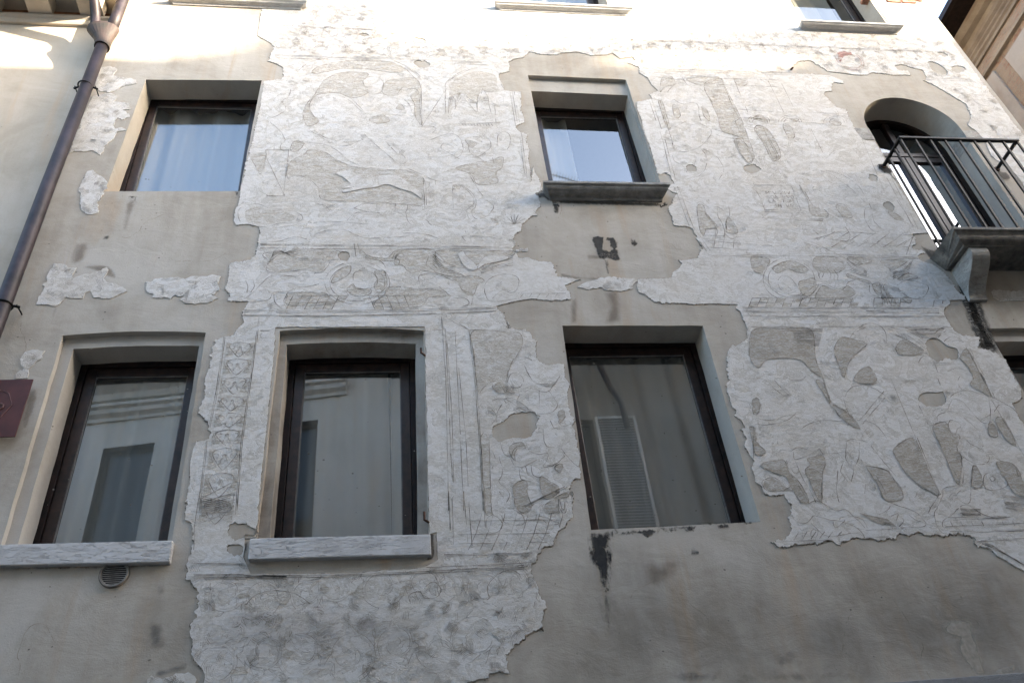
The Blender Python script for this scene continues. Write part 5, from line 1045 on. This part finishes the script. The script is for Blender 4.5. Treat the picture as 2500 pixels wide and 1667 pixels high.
# ------------------------------------------------------------------ across the street (reflected in the panes, shades the wall)
OY = -1.2; OH = 12.3
def MR(px_, py_): p = W(px_, py_, 2*(D+DEP+.02)-OY); return p.x, p.z
def house_over(name, x0, x1, h, m, label, wins, strings=()):
    t = thing(name, ((x0+x1)/2, OY, 0), label, 'house')
    holes = [[(a, c), (b, c), (b, d), (a, d)] for a, b, c, d in wins]
    og = origin(t); out = [(x0, 0), (x1, 0), (x1, h), (x0, h)]
    flat, tris = fill([out]+holes)
    me = bpy.data.meshes.new('wall'); me.from_pydata([(a-og.x, OY-og.y, b-og.z) for a, b in flat], [], [q[::-1] for q in tris]); link('wall', me, MAT[m], t)
    mb = MB(); mb.add([(x0, OY, 0), (x1, OY, 0), (x1, OY-9, 0), (x0, OY-9, 0), (x0, OY, h), (x1, OY, h), (x1, OY-9, h), (x0, OY-9, h)], [(3, 2, 6, 7), (0, 3, 7, 4), (1, 5, 6, 2)]); mb.build('side_and_rear_walls', MAT[m], t)
    mb = MB(); mb.add([(x0-.1, OY+.35, h-.02), (x1+.1, OY+.35, h-.02), (x1+.1, OY-4.6, h+1.9), (x0-.1, OY-4.6, h+1.9), (x1+.1, OY-9.4, h), (x0-.1, OY-9.4, h), (x0-.1, OY+.35, h-.10), (x1+.1, OY+.35, h-.10), (x1+.1, OY-9.4, h-.08), (x0-.1, OY-9.4, h-.08)], [(0, 1, 2, 3), (3, 2, 4, 5), (0, 1, 7, 6), (6, 7, 8, 9), (0, 3, 5, 9, 6), (1, 2, 4, 8, 7)]); mb.build('roof', MAT['rooft'], t)
    for a, b, c, d in wins:
        mb = MB(); mb.add([(a, OY, c), (b, OY, c), (b, OY, d), (a, OY, d), (a, OY-.2, c), (b, OY-.2, c), (b, OY-.2, d), (a, OY-.2, d)], [(0, 1, 5, 4), (1, 2, 6, 5), (2, 3, 7, 6), (3, 0, 4, 7)]); ring(mb, a, b, c, d, .06, OY-.2, OY-.14)
        f = mb.build('window', MAT['wood'], t); mb = MB(); mb.add([(a+.05, OY-.17, c+.05), (b-.05, OY-.17, c+.05), (b-.05, OY-.17, d-.05), (a+.05, OY-.17, d-.05)], [(0, 3, 2, 1)]); mb.build('pane', MAT['oppglass'], f)
    return t
MAT['rooft'] = simple('roof_tiles_over', (.28,.15,.10), .9, .2, 4, .01, 20)
m, n_, b_ = newmat('opposite_glass'); b_.inputs['Base Color'].default_value = (.03,.035,.04,1); b_.inputs['Roughness'].default_value = .05; b_.inputs['Specular IOR Level'].default_value = .35; MAT['oppglass'] = m
o1 = house_over('pale_house', -46, 1.35, OH-1.1, 'opp', 'pale house across the street, seen only as a reflection in the lower windows', [(-4.84, -3.95, 7.6, 9.75), (-1.97, -1.07, 7.6, 9.85), (-8, -7.1, 7.6, 9.75), (-4.84, -3.95, 3.6, 5.7), (-1.97, -1.07, 3.6, 5.7)])
for a in (-8.45, -5.3, -2.42):
    mb = MB(); mb.prism_x([(OY, 10.30), (OY+.04, 10.30), (OY+.05, 10.36), (OY+.12, 10.42), (OY+.13, 10.50), (OY+.18, 10.54), (OY+.18, 10.60), (OY, 10.62)], a, a+1.85); mb.build('window_hood', MAT['opp'], o1, bev=.004)
mb = MB(); mb.prism_x([(OY, OH-1.56), (OY+.08, OH-1.56), (OY+.12, OH-1.45), (OY+.22, OH-1.35), (OY+.34, OH-1.24), (OY, OH-1.24)], -16, 1.35); mb.build('cornice', MAT['opp'], o1)
o1.rotation_euler.z = .165; o1.location.y += (o1.location.x+3)*math.tan(.165)
o2 = house_over('tan_house', 1.45, 60, OH+.9, 'opp2', 'tan house across the street, seen only as a reflection in the wide lower window', [(2.9, 3.66, 7.5, 9.85), (6.6, 7.5, 7.5, 9.85), (10.2, 11.1, 7.5, 9.85), (2.9, 3.66, 3.4, 5.6), (13.8, 14.7, 7.5, 9.85)])
sh = MB(); ring(sh, 3.69, 4.47, 7.45, 9.88, .05, OY+.02, OY+.06); shut = sh.build('louvred_shutter', MAT['opp'], o2)
s1 = MB(); s1.add([(3.742, OY+.05, 0), (4.418, OY+.05, 0), (4.418, OY+.025, .035), (3.742, OY+.025, .035), (3.742, OY+.058, .006), (4.418, OY+.058, .006), (4.418, OY+.033, .041), (3.742, OY+.033, .041)], [(0,1,2,3),(4,7,6,5),(0,4,5,1),(3,2,6,7),(0,3,7,4),(1,5,6,2)]); sm = s1.mesh('shutter_slat'); sm.materials.append(simple('grey_shutter_paint', (.46,.44,.40), .7, .1, 8, 0))
mb = MB(); mb.box(3.742, 4.418, OY+.004, OY+.012, 7.5, 9.83); mb.build('shutter_shadow_gap', MAT['dark'], shut)
og = origin(shut)
for k in range(40):
    o = bpy.data.objects.new('shutter_slat', sm); C.objects.link(o); o.parent = shut; o.location = (-og.x, -og.y, 7.52+k*.0575-og.z)
op = thing('opposite_downpipe', (3.9, OY+.1, 0), 'dark bent downpipe on the house across the street, reflected in the wide lower window', 'drainpipe')
MB().tube([(3.72, OY+.32, OH+.5), (3.78, OY+.3, 11.6), (3.95, OY+.16, 10.95), (4.1, OY+.09, 10.5), (4.25, OY+.08, 10.15), (4.27, OY+.08, 9.6), (4.27, OY+.08, 9.95)][:6], .055, 14).build('pipe', MAT['pipe'], op, smooth=True)
# television aerial on that roof
def MRz(px_, py_, Y): p = W(px_, py_, 2*(D+DEP+.02)-Y); return p.x, p.z
ay = -2.6; ax0, az0 = MRz(1325, 414, ay); ax1, az1 = MRz(1410, 438.5, ay)
ant = thing('roof_aerial', (ax0, ay, OH), 'thin television aerial on the opposite roof, reflected in the upper middle window', 'aerial')
MB().tube([(ax0-.25, ay, OH), (ax0-.25, ay, az0+.25)], .02, 8).build('mast', MAT['iron'], ant)
dx, dz = ax1-ax0, az1-az0; L0 = math.hypot(dx, dz)
MB().tube([(ax0-.3, ay, az0-.3*dz/dx), (ax1, ay, az1)], .012, 6).build('boom', MAT['iron'], ant)
el = MB(); el.tube([(-.02*0, -.16, -.0), (0, .16, 0)], .006, 5); el.tube([(0, 0, -.07), (0, 0, .07)], .006, 5); elm = el.mesh('element'); elm.materials.append(MAT['iron']); og = origin(ant)
for k in range(13):
    t = k/12; o = bpy.data.objects.new('element', elm); C.objects.link(o); o.parent = ant; o.location = (ax0+dx*t-og.x, ay-og.y, az0+dz*t-og.z)
# ------------------------------------------------------------------ taller houses further back, whose roofs cut the sunlight
FY = -11.0
def SH(px_, py_, Y=FY):
    p = W(px_, py_); t = (Y-p.y)/sdir.y; return p.x+sdir.x*t, p.z+sdir.z*t
def block(x0, x1, h, lab, dep=5, name='distant_house'):
    t = thing(name, ((x0+x1)/2, FY-2, 0), lab, 'house'); mb = MB(); mb.box(x0, x1, FY-dep, FY, 0, h); mb.build('wall', MAT['opp'], t)
    mb = MB(); mb.box(x0-.0, x1+.0, FY-dep-.3, FY+.0, h+.002, h+.1); mb.build('roof', MAT['rooft'], t); return t
xL = SH(-400, 220)[0]; xa, za = SH(250, 176); xb_, zb_ = SH(640, 160); xc, zc = SH(800, 110); xd, zd = SH(1080, 60); xe, ze_ = SH(1400, 113); xf, zf = SH(1530, 112); xg, zg = SH(1850, 78); xh, zh = SH(2300, 110)
b1 = block(xL-8, xc+.1, (za+zb_)/2-.1, 'tall pale house behind the street, unseen except for its shadow')
mb = MB(); mb.box(xc-.1, xc+.75, FY-.45, FY-.02, zc-1.5, zc+4.5); mb.build('chimney', MAT['opp2'], b1)
b2 = block(xc+.102, xf-.3, ze_-.1, 'second tall house behind the street, slightly higher than the first')
b3 = block(xf-.298, xh+14, zf-.48, 'third tall house behind the street with an added canopy that throws a shadow stripe')
mb = MB(); mb.add([(xf-.2, FY, zf-.02), (xg, FY, zg-.28), (xh+14, FY, zh-.28), (xf-.2, FY-.6, zf-.02), (xg, FY-.6, zg-.28), (xh+14, FY-.6, zh-.28), (xf-.2, FY, zf+.06), (xg, FY, zg+.12), (xh+14, FY, zh-.0), (xf-.2, FY-.6, zf+.06), (xg, FY-.6, zg+.12), (xh+14, FY-.6, zh-.0)],
   [(0,1,4,3),(1,2,5,4),(6,9,10,7),(7,10,11,8),(0,6,7,1),(1,7,8,2),(3,4,10,9),(4,5,11,10),(0,3,9,6),(2,8,11,5)]); mb.build('shadow_canopy', MAT['rooft'], b3)  # unseen canopy, added to throw the shaded stripe across the wall
mb = MB(); mb.box(xg+1.2, xh+14, FY-4, FY-.01, zf-.5, zh-.29); mb.build('attic_wall', MAT['opp'], b3)
for x in (xf, xf+1.3):
    mb = MB(); mb.box(x, x+.06, FY-.3, FY-.24, zf-.5, zf-.0); mb.build('shadow_canopy_post', MAT['iron'], b3)  # posts added to carry the shadow-casting canopy
# ------------------------------------------------------------------ ground
mb = MB(); mb.add([(-600, -600, 0), (600, -600, 0), (600, 600, 0), (-600, 600, 0)], [(0, 1, 2, 3)]); g = mb.build('ground', simple('earth', (.2,.19,.17), .9, .15, 1, 0)); g['kind'] = 'structure'
mb = MB(); mb.box(-60, 60, OY+.001, D-.001, 0, .012); g = mb.build('street_paving', simple('grey_street_stone', (.11,.105,.10), .8, .2, 3, .003, 30)); g['kind'] = 'structure'
